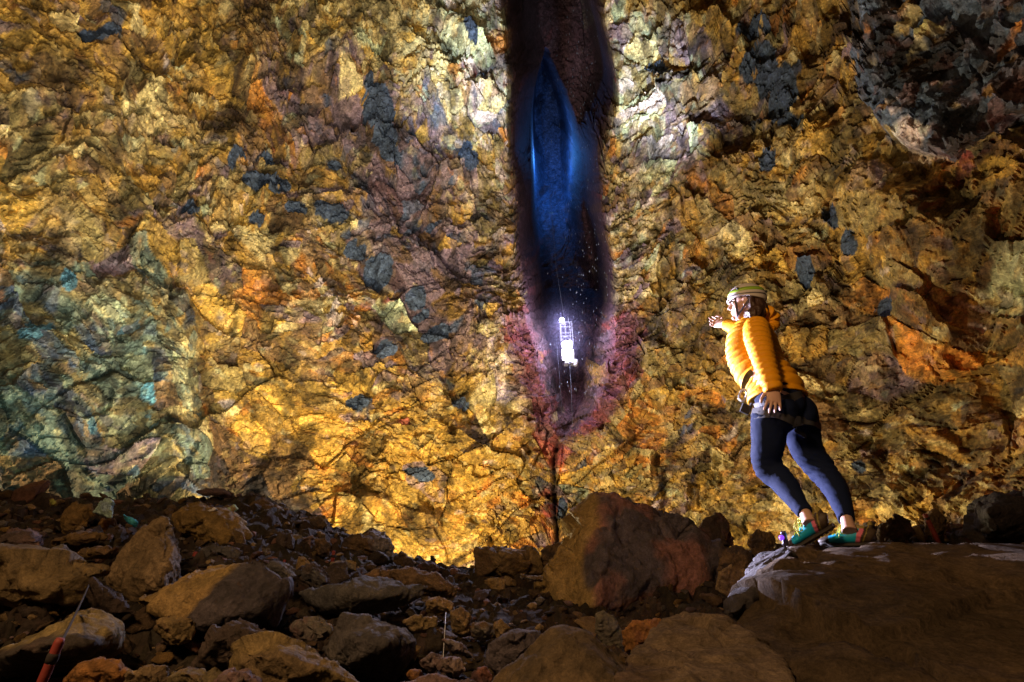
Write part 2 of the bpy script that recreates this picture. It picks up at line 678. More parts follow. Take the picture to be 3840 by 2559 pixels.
    add(g(640, 85, 32, 95), p8=.8, p2=.7, p12=.7)
    add(g(618, 20, 12, 40), p12=.5, p6=.3, p5=.3)
    add(g(515, 395, 26, 45), p12=1.2, p2=.8)
    add(g(520, 280, 30, 60), p2=.2, p4=.3, p5=.3)
    add(g(690, 120, 40, 70), p5=.7, p4=.3)
    add(g(650, 200, 40, 80), p3=.5, p8=.2, p5=.3)
    add(g(720, 330, 90, 100), p3=.5, p4=.3, p0=.2)
    add(g(600, 470, 55, 22), p3=.4, p13=.3, p12=.12)
    add(g(556, 480, 14, 40), p13=.5, p5=.6, p6=.4)
    add(g(550, 515, 12, 26), p7=1.0, p5=.4)
    add(g(640, 430, 40, 40), p9=.55, p2=.3)
    add(g(870, 180, 70, 60), p1=.4, p3=.3, p2=.2, p0=.3)
    add(g(780, 540, 80, 40), p1=.8, p2=.3)
    add(g(860, 500, 80, 18), p2=.5, p1=.5)
    add(g(840, 400, 70, 60), p4=.7, p3=.3)
    rb = sstep(qx, 900, 1000) * sstep(qy, 150, 260)
    add(rb, p4=.6, p11=.35, p3=.2)
    add(g(985, 160, 30, 18), p7=.25, p5=.4)
    fade(.93 * overc)
    add(overc, p11=.6, p6=.6, p14=.2, p5=.05)  # block lies beyond the lamps; its darkness is painted as charcoal
    add(overc * g(905, 105, 30, 36), p6=1.6, p12=.1)  # bluish light on the block painted as slate
    # red throat of the shaft
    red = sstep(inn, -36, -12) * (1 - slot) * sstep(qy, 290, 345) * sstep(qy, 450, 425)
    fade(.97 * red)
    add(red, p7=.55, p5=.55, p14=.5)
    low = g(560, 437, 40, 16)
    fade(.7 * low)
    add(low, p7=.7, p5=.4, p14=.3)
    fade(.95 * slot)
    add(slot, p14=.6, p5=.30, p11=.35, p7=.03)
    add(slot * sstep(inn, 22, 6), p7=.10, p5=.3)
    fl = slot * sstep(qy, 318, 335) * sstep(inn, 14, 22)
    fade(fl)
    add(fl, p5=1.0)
    fade(blue)
    add(blue, p6=1.0)
    # slate faces laid bare
    slates = [(236, 164, 10, 9), (263, 163, 10, 8), (255, 183, 17, 8), (280, 184, 14, 9), (378, 106, 16, 18), (386, 130, 14, 12),
              (370, 88, 8, 8), (392, 146, 9, 8), (462, 146, 8, 11), (470, 158, 8, 8), (475, 30, 7, 16), (303, 209, 13, 7), (330, 205, 14, 9),
              (258, 216, 8, 5), (193, 213, 6, 8), (375, 262, 16, 14), (355, 240, 14, 10), (335, 155, 8, 6), (418, 310, 10, 6), (385, 350, 12, 8),
              (412, 292, 12, 10), (437, 335, 14, 8), (100, 35, 22, 7), (752, 22, 14, 14), (755, 55, 16, 18), (785, 88, 13, 24), (768, 70, 9, 14), (800, 118, 12, 8),
              (780, 165, 9, 16), (655, 62, 9, 8), (662, 72, 8, 5), (560, 505, 5, 12), (462, 402, 9, 6), (420, 470, 9, 6), (362, 398, 9, 7),
              (848, 240, 10, 12), (828, 215, 9, 14), (800, 275, 9, 12),
              (862, 465, 7, 5), (800, 545, 5, 8), (842, 552, 5, 9), (875, 305, 9, 8)]
    sl = np.zeros(n)
    for (cx, cy, rx, ry) in slates:
        sl = np.maximum(sl, np.exp(-(((qx - cx) / (rx * 1.15)) ** 2 + ((qy - cy) / (ry * 1.15)) ** 2) ** 2))
    cyan = np.maximum(g(63, 276, 11, 15), np.maximum(.75 * g(40, 320, 22, 8), .6 * g(22, 330, 16, 10)))

    def pick(layer, Wl, salt):
        cx, cy = layer[0], layer[1]
        best = np.full(n, -9.0, np.float32)
        out = np.zeros(n, np.int64)
        for k in range(len(PAL)):
            r = cellr(cx, cy, 20 + k, layer[6] + salt)
            sc_ = np.log(Wl[k] + 1e-5) - np.log(-np.log(np.clip(r, 1e-6, 1 - 1e-6)))
            m = sc_ > best
            best = np.where(m, sc_, best)
            out = np.where(m, k, out)
        sp = .9 if layer[6] == 12 else .56
        val = 1 - sp / 2 + sp * cellr(cx, cy, 40, layer[6] + salt)
        return PAL[out] * val[:, None]

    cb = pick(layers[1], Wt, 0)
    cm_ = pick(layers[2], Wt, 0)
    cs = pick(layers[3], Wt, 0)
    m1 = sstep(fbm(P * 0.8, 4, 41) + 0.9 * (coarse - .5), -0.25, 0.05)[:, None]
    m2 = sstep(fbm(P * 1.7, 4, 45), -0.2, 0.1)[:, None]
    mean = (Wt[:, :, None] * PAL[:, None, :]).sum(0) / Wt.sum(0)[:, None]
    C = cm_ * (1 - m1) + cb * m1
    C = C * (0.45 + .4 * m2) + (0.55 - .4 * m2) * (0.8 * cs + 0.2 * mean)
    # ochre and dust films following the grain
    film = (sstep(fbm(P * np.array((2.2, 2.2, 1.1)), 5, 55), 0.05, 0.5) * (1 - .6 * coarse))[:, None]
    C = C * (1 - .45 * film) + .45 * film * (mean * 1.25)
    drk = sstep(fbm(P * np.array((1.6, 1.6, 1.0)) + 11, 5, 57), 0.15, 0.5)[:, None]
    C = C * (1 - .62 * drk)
    # slate exposures keep the hard outline of the broken pieces
    jl = layers[2]
    sm = (sl > 0.30 + 0.35 * cellr(jl[0], jl[1], 60, 13)) & (film[:, 0] < .93)
    sv = (PAL[6] * 0.9)[None] * (0.75 + .5 * cellr(jl[0], jl[1], 61, 13))[:, None] * (1 + .15 * fbm(P * 5, 3, 71))[:, None]
    C = np.where(sm[:, None], sv, C)
    cyc = (cyan > 0.28 + 0.35 * cellr(jl[0], jl[1], 62, 13))
    C = np.where(cyc[:, None], np.array((0.085, 0.20, 0.27))[None] * (0.7 + .5 * cellr(jl[0], jl[1], 63, 13))[:, None], C)
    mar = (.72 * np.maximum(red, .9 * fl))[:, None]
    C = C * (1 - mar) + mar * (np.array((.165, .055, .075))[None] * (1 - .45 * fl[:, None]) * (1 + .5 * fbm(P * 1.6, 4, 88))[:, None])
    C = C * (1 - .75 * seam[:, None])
    C = C * (1 + .9 * overc[:, None])  # block brightened in its colour in place of a cool lamp
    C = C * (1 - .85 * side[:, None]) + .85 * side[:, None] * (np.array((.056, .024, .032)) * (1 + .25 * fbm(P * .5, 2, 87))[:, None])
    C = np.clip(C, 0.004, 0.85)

    I = np.arange(sh[0] * sh[1]).reshape(sh)
    F = np.stack([I[:-1, :-1], I[:-1, 1:], I[1:, 1:], I[1:, :-1]], -1).reshape(-1, 4)
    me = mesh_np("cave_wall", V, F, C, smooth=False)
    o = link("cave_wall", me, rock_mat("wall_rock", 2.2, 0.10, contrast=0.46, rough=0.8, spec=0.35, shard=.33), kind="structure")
    return o


wall = build_wall()
# ------------------------------------------------------------------ rubble floor
_cpx = [-900, 0, 400, 800, 1000, 1150, 1300, 1500, 1650, 1780, 2000, 2300, 2700, 2900, 3300, 3600, 3840, 4700]
_crow = [1850, 1865, 1880, 1885, 1885, 1930, 2010, 2095, 2130, 2145, 2140, 2140, 2100, 2070, 2000, 1990, 1990, 1980]
_cp3 = [at(a, b, 9.0) for a, b in zip(_cpx, _crow)]
_ctx = np.array([p.x / 9.0 for p in _cp3])
_cz = np.array([p.z for p in _cp3])


def ground_z(x, y):
    x, y = np.asarray(x, float), np.asarray(y, float)
    zc = np.interp(x / np.maximum(y, .5), _ctx, _cz)
    t = sstep(y, 2.3, 9.0)
    z = -0.76 * (1 - t) + (zc - .03) * t
    z = z - 0.62 * np.clip(y - 9.0, 0, None)
    return np.maximum(z, -5.3)


def build_ground():
    ys = np.concatenate([np.linspace(-3, .4, 12)[:-1], np.geomspace(.4, 12, 300), np.linspace(12.2, 27, 50)])
    ts = np.linspace(-1.15, 1.15, 520)
    TT, YY = np.meshgrid(ts, ys)
    sh = TT.shape
    X = (TT * (np.abs(YY) + 2.2)).ravel()
    Y = YY.ravel()
    P = np.stack([X, Y, np.zeros_like(X)], 1)
    z = ground_z(X, Y)
    z += 0.06 * fbm(P * 0.8, 3, 201)
    cols = np.tile(np.array((0.036, 0.026, 0.020)), (len(X), 1))
    for sc, a, seed in ((.34, .085, 211), (.15, .05, 212), (.065, .022, 213)):
        cx, cy, ox, oy, f1, f2 = voro2(X / sc, Y / sc, seed)
        r = cellr(cx, cy, 3, seed)
        z += a * (r * 1.2 + (cellr(cx, cy, 4, seed) - .5) * ox * 1.6 + (cellr(cx, cy, 5, seed) - .5) * oy * 1.6 + sstep(f2 - f1, 0, .25) * .6 - .9)
        tint = (.7 + .6 * cellr(cx, cy, 8, seed))[:, None] * (.93 + .14 * np.stack([cellr(cx, cy, 9 + q, seed) for q in range(3)], 1))
        cols = cols * tint
    I = np.arange(sh[0] * sh[1]).reshape(sh)
    F = np.stack([I[:-1, :-1], I[:-1, 1:], I[1:, 1:], I[1:, :-1]], -1).reshape(-1, 4)
    me = mesh_np("ground", np.stack([X, Y, z], 1), F, cols)
    return link("ground", me, rock_mat("floor_rubble", 9, 0.02, contrast=.5, rough=.9, spec=.25), kind="structure")


ground = build_ground()
# ------------------------------------------------------------------ boulders of the rubble
M_ROCK = rock_mat("boulder_stone", 14, 0.020, contrast=.5, rough=.8, spec=.4)
M_SLAB = rock_mat("slab_stone", 14, 0.016, contrast=.5, rough=.95, spec=.12)
M_LOOSE = rock_mat("loose_stone", 22, 0.016, contrast=.5, rough=.8, spec=.4, rand=.35)
BROWN, OCHRE, DARK, SLATE = (.135, .085, .045), (.23, .145, .052), (.060, .042, .036), (.080, .075, .078)
TAN, PURP, WINE, ORANGE = (.25, .175, .085), (.15, .095, .09), (.10, .048, .045), (.27, .125, .035)
GREY = (.13, .115, .10)


def finish_rock(me, size, c1, c2, seed, amp=1.0, two=None, voxdiv=64, low=1.0):
    me = remeshed(me, max(size / voxdiv, 0.004), 0)
    V, Nn = coords(me), normals(me)
    s = 1.0 / size
    off = np.array((seed * 3.1, seed * 1.7, seed * 0.9))
    P = V * s + off
    d = 0.022 * fbm(P * 2.2, 4, 301 + seed) * low
    for sc, a, t in ((.42, .012 * low, .20 * low), (.17, .010, .15), (.075, .005, .09)):
        C, O, f1, f2 = voro3(P / sc, 311 + seed)
        r = [_h(C[:, 0], C[:, 1], C[:, 2] + 50 * k, 320 + seed) - .5 for k in range(4)]
        d = d + a * r[0] * 2 + t * sc * (r[1] * O[:, 0] + r[2] * O[:, 1] + r[3] * O[:, 2]) * 2
    d = d + 0.010 * fbm(P * 14, 3, 331 + seed)
    if low < 1:                              # bedded slab: long low steps
        Q = P * np.array((3.0, 3.0, 11.0)) + .3 * P[:, [1, 0, 2]]
        d = d + .010 * fbm(Q, 5, 371 + seed) - .016 * sstep(np.abs(fbm(P * np.array((2.2, 2.2, 6.)), 4, 375)), .07, 0)
    V = V + Nn * (d * size * amp)[:, None]
    me.vertices.foreach_set("co", V.astype(np.float32).ravel())
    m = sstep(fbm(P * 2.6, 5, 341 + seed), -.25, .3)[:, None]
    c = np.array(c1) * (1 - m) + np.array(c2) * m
    if two is not None:                       # second colour beyond a plane through the stone; on some, painted light and shade
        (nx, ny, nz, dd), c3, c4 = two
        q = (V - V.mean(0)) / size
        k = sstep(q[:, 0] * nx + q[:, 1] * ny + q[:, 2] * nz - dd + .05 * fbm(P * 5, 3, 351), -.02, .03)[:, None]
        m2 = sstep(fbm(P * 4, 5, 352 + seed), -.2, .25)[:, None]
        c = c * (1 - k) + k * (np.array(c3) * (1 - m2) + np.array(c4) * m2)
    c = c * (0.8 + .4 * (fbm(P * 7, 4, 361 + seed)[:, None] * .5 + .5))
    set_cols(me, np.clip(c, .004, .8))
    me.update()
    return me


def hull_mesh(name, pts):
    bm = bmesh.new()
    for p in pts:
        bm.verts.new(p)
    r = bmesh.ops.convex_hull(bm, input=bm.verts)
    bmesh.ops.delete(bm, geom=[v for v in bm.verts if not v.link_faces], context='VERTS')
    bmesh.ops.recalc_face_normals(bm, faces=bm.faces)
    me = bpy.data.meshes.new(name)
    bm.to_mesh(me)
    bm.free()
    return me


BOULDERS = []
_bseed = [0]


def boulder(name, label, outline, Y, c1, c2, thick=None, front=(), bulge=.25, amp=1.0, group=None, pts3=None, two=None, vox=64, short=None, low=1.0):
    """a stone whose outline was measured on the photograph, given its own distance, front faces and thickness"""
    _bseed[0] += 1
    seed = _bseed[0]
    cx = sum(p[0] for p in outline) / len(outline)
    cy = sum(p[1] for p in outline) / len(outline)
    w = (max(p[0] for p in outline) - min(p[0] for p in outline)) * Y / FS
    hh = (max(p[1] for p in outline) - min(p[1] for p in outline)) * Y / FS
    if thick is None:
        thick = .7 * min(w, max(hh, .45 * w))
    r = random.Random(seed)
    P = []
    if pts3:
        P = [Vector(p) for p in pts3]
    else:
        for i, (x, y) in enumerate(outline):
            P.append(at(x, y, Y))
            if i % 3 == 1 or len(outline) < 6:
                k = r.uniform(.35, .8)
                P.append(at(cx + (x - cx) * k, cy + (y - cy) * k, Y - thick * bulge * r.uniform(.7, 1.3)))
            if i % 2:
                continue
            k = r.uniform(.75, .95)
            P.append(at(cx + (x - cx) * k, cy + (y - cy) * k + 6, Y + thick * r.uniform(.6, 1.)))
        for (x, y, dy) in front:
            P.append(at(x, y, Y - dy))
    c = sum(P, Vector()) / len(P)
    zmin = min(p.z for p in P)
    org = Vector((c.x, c.y, zmin))
    me = hull_mesh(name, [p - org for p in P])
    dims = [max(p[k] for p in P) - min(p[k] for p in P) for k in range(3)]
    size = sorted(dims)[1] * .5 + sorted(dims)[2] * .5
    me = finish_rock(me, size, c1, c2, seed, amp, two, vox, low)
    me.name = name
    o = link(name, me, M_ROCK)
    o.location = org
    tag(o, label, "boulder" if size > .55 else "rock", group)
    BOULDERS.append((o, cx, cy, short or label, w))
    return o


def crop(pts, x0, y0, s):
    return [(x0 + a * s, y0 + b * s) for a, b in pts]


# --- right: the great slab under the visitor
boulder("rock_slab", "huge dark brown slab carrying the person in the yellow jacket",
        [(2290, 2559), (2480, 2310), (2970, 2060), (3840, 2100), (3840, 2559)], 3.0, (.055, .039, .024), (.085, .058, .034), amp=.5, low=.25, vox=150,
        pts3=[at(2985, 2066, 3.15), at(2955, 2058, 3.5), at(2990, 2062, 4.4), at(3300, 2064, 4.7), at(4500, 2050, 5.0), at(3300, 2080, 3.0), at(3840, 2120, 2.7), at(4700, 2160, 2.6),
              at(2895, 2185, 2.95), at(2768, 2305, 2.62), at(2700, 2520, 2.25), at(2760, 2900, 1.65), at(3300, 2300, 2.35), at(3700, 2500, 1.95),
              at(4700, 2900, 1.4), at(4700, 2400, 2.0), at(3100, 2400, 4.4), at(4500, 2400, 5.0)], short="the great slab under the person")
boulder("rock_ledge", "low layered brown ledge in front of the huge slab's left end, at the bottom edge",
        [(2290, 2575), (2335, 2470), (2480, 2312), (2560, 2292), (2720, 2308), (2900, 2420), (3050, 2600)], 2.3, (.085, .058, .038), (.13, .095, .062), amp=.6, low=.3, vox=110,
        pts3=[at(2478, 2314, 2.5), at(2560, 2292, 2.62), at(2722, 2306, 2.44), at(2335, 2470, 2.12), at(2280, 2575, 1.85), at(2330, 2900, 1.6), at(2560, 2480, 2.0), at(2950, 2470, 2.0), at(3060, 2900, 1.5),
              at(2600, 2420, 3.2), at(2900, 2430, 2.9)], short="the low layered ledge")
_fl = [(2722, 2305), (2745, 2230), (2790, 2150), (2850, 2080), (2900, 2056), (2950, 2043), (2968, 2062), (2955, 2100), (2890, 2180), (2820, 2250), (2760, 2300)]
_fe = lambda y: 2722 + (2305 - y) / 243 * 246
_fy = [2.55 + (2305 - y) / 260 * .52 + .0032 * max(0, _fe(y) - x) for x, y in _fl]
boulder("rock_flake", "tilted pale violet flake leaning on the left end of the huge slab", _fl, 2.8, (.040, .034, .037), (.060, .052, .054), amp=.5,
        pts3=[at(x, y, q) for (x, y), q in zip(_fl, _fy)] + [at(x + 45, y + 25, q + .16) for (x, y), q in zip(_fl, _fy)], short="the pale violet flake")
boulder("rock_wedge", "pointed brown boulder with a sharp ridge at the bottom centre, before the dark stones",
        [(1780, 2640), (1900, 2505), (1990, 2412), (2060, 2352), (2110, 2340), (2190, 2356), (2280, 2440), (2350, 2520), (2430, 2640), (2100, 2800)], 2.5, (.10, .07, .038), (.155, .105, .055), thick=.5, bulge=.12, front=[(2195, 2420, .10), (2340, 2600, .28), (1950, 2600, .2)], amp=.45, short="the pointed boulder at the bottom centre")
boulder("boulder", "big two-tone boulder, lit ochre on its left face and dim purple on its right",
        [(2020, 2250), (2040, 2130), (2085, 2030), (2150, 1945), (2230, 1880), (2275, 1868), (2400, 1885), (2520, 1912), (2600, 1970), (2645, 2010), (2685, 2080), (2700, 2180), (2690, 2280), (2600, 2335), (2400, 2345), (2200, 2315), (2060, 2290)], 6.4,
        (.29, .195, .07), (.36, .25, .10), thick=1.3, bulge=.1, front=[(2275, 1885, .12), (2262, 2060, .5), (2250, 2180, .66), (2210, 2290, .7), (2560, 2200, .3)], two=((1, -.35, 0, -.10), (.25, .125, .11), (.10, .085, .105)), amp=1.1, vox=90, short="the big two-tone boulder")  # warm light on the left, dim violet on the right, put into the colours
boulder("boulder", "flat-topped brown block between the glowing wall and the two-tone boulder",
        [(1785, 2062), (1830, 2050), (1900, 2047), (1998, 2046), (2020, 2085), (2040, 2150), (1960, 2165), (1870, 2160), (1800, 2150)], 7.3, BROWN, TAN, thick=.55, front=[(1880, 2075, .2)], short="the flat-topped block")
boulder("boulder", "dark boulder wedged in the gap behind the two-tone boulder's left edge",
        [(2010, 2140), (2030, 2070), (2060, 2040), (2120, 2035), (2150, 2080), (2140, 2150)], 7.4, DARK, BROWN)
boulder("rock", "pale tan bowl-shaped stone lying below the flat-topped brown block",
        [(1815, 2176), (1850, 2166), (1895, 2170), (1892, 2208), (1872, 2218), (1834, 2204)], 5.9, TAN, OCHRE)
boulder("rock", "thin light-edged flake lying at the foot of the flat-topped block",
        [(1950, 2152), (2035, 2162), (2036, 2178), (1990, 2180), (1955, 2168)], 6.1, (.3, .27, .26), BROWN, thick=.12)
boulder("boulder", "dark wine-red rounded boulder just right of the two-tone boulder",
        [(2622, 1975), (2650, 1935), (2700, 1928), (2738, 1965), (2742, 2040), (2700, 2085), (2640, 2050)], 6.9, WINE, DARK, short="the wine-red boulder")
boulder("boulder", "squat dark block with a flat top left of the person's shoes",
        [(2802, 2045), (2805, 2008), (2840, 1990), (2890, 1996), (2908, 2030), (2900, 2075), (2830, 2080)], 6.1, BROWN, DARK, short="the squat block near the shoes")
boulder("rock", "dark brown rock filling the hollow under the wine-red boulder",
        [(2690, 2140), (2700, 2060), (2760, 2045), (2820, 2075), (2825, 2140), (2760, 2180)], 5.6, DARK, BROWN)
boulder("rock", "mottled rock with yellowish spots below the hollow right of the two-tone boulder",
        [(2680, 2210), (2690, 2150), (2740, 2115), (2790, 2140), (2790, 2200), (2740, 2240)], 5.0, BROWN, TAN)
boulder("rock", "upright grey-olive stone in front of the two-tone boulder",
        [(2232, 2370), (2232, 2300), (2262, 2284), (2300, 2310), (2335, 2380), (2345, 2450), (2290, 2455)], 3.6, (.12, .105, .075), GREY, short="the upright grey-olive stone")
boulder("rock", "orange-red stone tucked against the slab's lower left tip",
        [(2335, 2370), (2372, 2330), (2420, 2328), (2480, 2318), (2475, 2370), (2420, 2420), (2350, 2445)], 3.3, (.24, .10, .04), ORANGE, short="the orange-red stone")
# --- left
boulder("boulder", "tall pointed boulder like a shark fin in the left rubble",
        [(384, 2175), (411, 2133), (488, 2073), (526, 2007), (570, 1963), (608, 1948), (630, 1957), (655, 2010), (669, 2062), (669, 2155), (650, 2250), (560, 2280), (455, 2268)], 4.6, (.17, .12, .065), (.21, .15, .085), thick=.5, bulge=.25, front=[(560, 2060, .15), (600, 2180, .25)], vox=80, short="the shark-fin boulder")
boulder("boulder", "long smooth ochre-brown slab running off the left edge of the picture",
        [(-260, 2080), (-100, 2050), (0, 2055), (60, 2070), (160, 2092), (300, 2106), (405, 2133), (380, 2175), (330, 2240), (290, 2278), (150, 2272), (0, 2250), (-260, 2240)], 4.1, (.135, .10, .056), (.175, .125, .06), thick=.6, amp=.7, vox=80, short="the long smooth slab on the left")
boulder("rock", "black-brown wedge below the shark-fin boulder",
        [(345, 2170), (400, 2215), (455, 2266), (515, 2300), (440, 2330), (350, 2300), (325, 2230)], 3.75, (.035, .022, .018), DARK, thick=.3)
boulder("boulder", "large boulder with a lit ochre top and a shaded violet front in the left foreground",
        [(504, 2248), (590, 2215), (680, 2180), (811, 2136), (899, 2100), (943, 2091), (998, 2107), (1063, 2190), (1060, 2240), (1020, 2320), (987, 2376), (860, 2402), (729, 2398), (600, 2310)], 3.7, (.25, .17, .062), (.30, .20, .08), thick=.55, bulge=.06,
        front=[(998, 2120, .03), (860, 2180, .12), (790, 2250, .22), (740, 2350, .26), (960, 2290, .16)], two=((.72, 0, -.55, .037), (.075, .062, .07), (.055, .047, .055)), amp=.8, vox=90, short="the ochre-topped boulder")  # lamplit top and shaded front painted as two colours
boulder("rock", "dark rounded rock right in front of the ochre-topped boulder",
        [(735, 2495), (765, 2400), (800, 2345), (870, 2325), (950, 2340), (1000, 2372), (1005, 2430), (960, 2490), (850, 2520)], 3.0, (.055, .038, .03), DARK, thick=.35, short="the dark rounded rock")
boulder("boulder", "flat slab, its top lit yellow, beneath the red pole in the left corner",
        [(-60, 2480), (38, 2440), (131, 2405), (208, 2345), (307, 2292), (416, 2305), (460, 2346), (440, 2430), (300, 2520), (0, 2540)], 3.05, (.18, .14, .056), (.21, .16, .07), thick=.5, bulge=.5, front=[(60, 2445, .45), (351, 2412, .4)], two=((0, -.6, -1, .12), (.05, .04, .035), DARK), amp=.6, short="the yellow-lit slab")  # light on top and shade on the front painted in
boulder("rock", "narrow curved yellowish rock lying on the yellow-topped slab's far edge",
        [(260, 2310), (300, 2290), (345, 2278), (372, 2292), (365, 2312), (310, 2325)], 3.45, TAN, GREY, thick=.15)
boulder("rock", "bright orange-brown stone at the bottom edge of the left corner",
        [(255, 2550), (295, 2506), (383, 2476), (455, 2468), (470, 2512), (460, 2590), (300, 2610)], 2.5, ORANGE, (.21, .10, .03), thick=.2, short="the orange-brown stone")
boulder("rock", "blocky brown stone right of the orange-brown stone at the bottom edge",
        [(475, 2530), (545, 2502), (620, 2504), (635, 2570), (600, 2620), (490, 2610)], 2.5, (.14, .095, .05), TAN, thick=.2)
boulder("rock", "rounded olive stone at the bottom edge left of the long ochre flake",
        [(628, 2540), (680, 2510), (760, 2508), (830, 2535), (830, 2610), (650, 2620)], 2.4, (.15, .115, .055), BROWN, thick=.22)
boulder("boulder", "long ochre flake slanting into the bottom edge",
        [(895, 2440), (1014, 2383), (1041, 2388), (1206, 2465), (1295, 2530), (1380, 2600), (1100, 2660), (950, 2600), (880, 2500)], 2.6, (.19, .135, .055), (.16, .11, .055), thick=.35, front=[(960, 2460, .12)], amp=.7, short="the long ochre flake")
boulder("rock", "purple-grey cobble at the bottom edge between olive stone and ochre flake",
        [(800, 2560), (860, 2512), (930, 2508), (990, 2560), (960, 2640), (820, 2640)], 2.3, PURP, GREY, thick=.2)
boulder("boulder", "big blue-black boulder in the middle of the foreground",
        [(1238, 2380), (1268, 2340), (1290, 2308), (1351, 2319), (1438, 2328), (1515, 2358), (1550, 2407), (1540, 2470), (1471, 2548), (1340, 2545), (1255, 2500), (1228, 2430)], 3.1, (.065, .058, .06), (.085, .075, .07), thick=.5, front=[(1330, 2400, .2), (1450, 2410, .2)], vox=80, short="the blue-black boulder")
boulder("boulder", "long dark slate slab lying across the middle of the rubble",
        [(1120, 2222), (1230, 2198), (1330, 2194), (1581, 2190), (1582, 2232), (1466, 2292), (1340, 2295), (1219, 2287), (1153, 2250)], 4.3, (.062, .060, .062), (.09, .083, .078), thick=.5, amp=.7, front=[(1335, 2230, .2)], vox=80, short="the long dark slate slab")
boulder("boulder", "warm brown slab just behind the long dark slate slab's right end",
        [(1468, 2146), (1548, 2136), (1647, 2158), (1712, 2204), (1700, 2232), (1647, 2238), (1575, 2228), (1490, 2200)], 4.9, BROWN, (.16, .10, .05), thick=.4, short="the warm brown slab")
boulder("rock", "pale tan slab-like stone with a rounded end above the long dark slate slab",
        [(1240, 2113), (1275, 2104), (1329, 2106), (1352, 2130), (1300, 2150), (1252, 2146)], 5.4, TAN, GREY, thick=.2, short="the pale tan stone")
boulder("rock", "reddish tan rock pressed between the pale tan stone and the warm brown slab",
        [(1350, 2165), (1400, 2140), (1470, 2142), (1480, 2170), (1440, 2198), (1360, 2196)], 5.0, (.17, .10, .05), BROWN, thick=.2)
boulder("rock", "smooth tan pebble-shaped stone beside the thin falling water thread",
        [(1513, 2332), (1559, 2307), (1636, 2318), (1637, 2348), (1590, 2370), (1546, 2367)], 3.7, TAN, (.2, .14, .06), thick=.15)
boulder("rock", "ochre lump catching spray at the head of the thin water thread",
        [(1595, 2290), (1602, 2250), (1650, 2235), (1700, 2262), (1698, 2290), (1640, 2312)], 4.1, OCHRE, TAN, thick=.25)
boulder("rock", "upright brown block right of the thin water thread",
        [(1697, 2370), (1694, 2300), (1730, 2284), (1762, 2300), (1760, 2372), (1730, 2384)], 3.75, BROWN, (.18, .125, .06), thick=.2, short="the upright brown block")
boulder("rock", "dull brown cube-like rock beside the upright brown block",
        [(1770, 2385), (1772, 2340), (1820, 2330), (1850, 2345), (1845, 2395), (1800, 2405)], 3.6, BROWN, GREY, thick=.2)
boulder("rock", "five-sided tan stone standing on edge left of the dark violet slab",
        [(1853, 2350), (1878, 2320), (1912, 2356), (1892, 2384), (1868, 2400)], 3.8, TAN, OCHRE, thick=.14, short="the five-sided tan stone")
boulder("boulder", "dark violet slab sloping behind the pointed foreground boulder",
        [(1828, 2415), (1910, 2360), (2018, 2360), (2040, 2385), (1980, 2460), (1880, 2530), (1825, 2490)], 3.0, (.065, .055, .068), (.085, .07, .08), thick=.35, amp=.6, short="the dark violet slab")
boulder("rock", "small glowing tan pebble on top of the dark violet slab",
        [(2005, 2352), (2025, 2338), (2040, 2352), (2034, 2372), (2012, 2370)], 3.3, TAN, OCHRE, thick=.07)
boulder("rock", "long pale mauve flake in the violet stones at the bottom",
        [(1656, 2396), (1730, 2405), (1770, 2460), (1745, 2462), (1690, 2440)], 3.3, (.22, .18, .18), PURP, thick=.14, short="the long mauve flake")
boulder("rock", "pinkish stone with a wet shine left of the long mauve flake's tip",
        [(1640, 2500), (1655, 2470), (1720, 2474), (1748, 2512), (1720, 2530), (1665, 2528)], 2.95, (.22, .16, .14), PURP, thick=.16)
boulder("rock", "mauve cobble beside the foot of the blue-black boulder",
        [(1572, 2480), (1615, 2446), (1660, 2460), (1660, 2500), (1610, 2520)], 3.0, PURP, (.19, .14, .14), thick=.16)
boulder("rock", "rust-orange pebble at the bottom edge under the mauve cobble",
        [(1525, 2530), (1545, 2510), (1582, 2514), (1584, 2545), (1550, 2560)], 2.75, ORANGE, (.2, .1, .05), thick=.1)
boulder("rock", "wine-red angular stone at the bottom edge left of the pointed foreground boulder",
        [(1760, 2560), (1780, 2520), (1820, 2500), (1850, 2540), (1840, 2590), (1780, 2600)], 2.75, (.2, .085, .06), WINE, thick=.15)
boulder("boulder", "violet-brown slab half out of the picture under the wet pinkish stone",
        [(1450, 2590), (1500, 2560), (1640, 2535), (1760, 2560), (1800, 2640), (1500, 2680)], 2.5, PURP, (.10, .07, .075), thick=.3)
boulder("boulder", "trapezoid ochre stone standing up at the far left of the rubble",
        [(200, 1992), (240, 1930), (272, 1890), (305, 1884), (342, 1892), (340, 1955), (300, 1985), (250, 2000)], 6.6, (.18, .115, .045), OCHRE, thick=.3, short="the trapezoid ochre stone")
boulder("rock", "pale blue-green rock catching lamp light above the trapezoid stone's right side",
        [(352, 1920), (390, 1868), (405, 1866), (424, 1885), (424, 1920), (418, 1942), (395, 1935)], 6.2, (.34, .50, .46), (.28, .40, .50), thick=.2, short="the rock lit pale blue-green")  # cold lamp light on the stone painted into its colour
boulder("rock", "small rock lit bright cyan right of the rock lit pale blue-green",
        [(462, 1930), (480, 1935), (515, 1960), (508, 1972), (480, 1958)], 5.9, (.04, .34, .48), (.08, .42, .50), thick=.15)  # cyan is lamp light put into the stone's colour
boulder("rock", "orange-brown rock right under the rock lit pale blue-green",
        [(370, 1962), (385, 1945), (430, 1948), (440, 1975), (430, 2010), (400, 1995)], 6.6, (.2, .11, .035), ORANGE, thick=.2)
boulder("rock", "thin brown flagstone, upper one of two stacked left of the shark-fin boulder",
        [(185, 2030), (230, 2012), (300, 2003), (390, 2003), (398, 2018), (320, 2034), (220, 2040)], 5.7, (.16, .10, .04), BROWN, thick=.3)
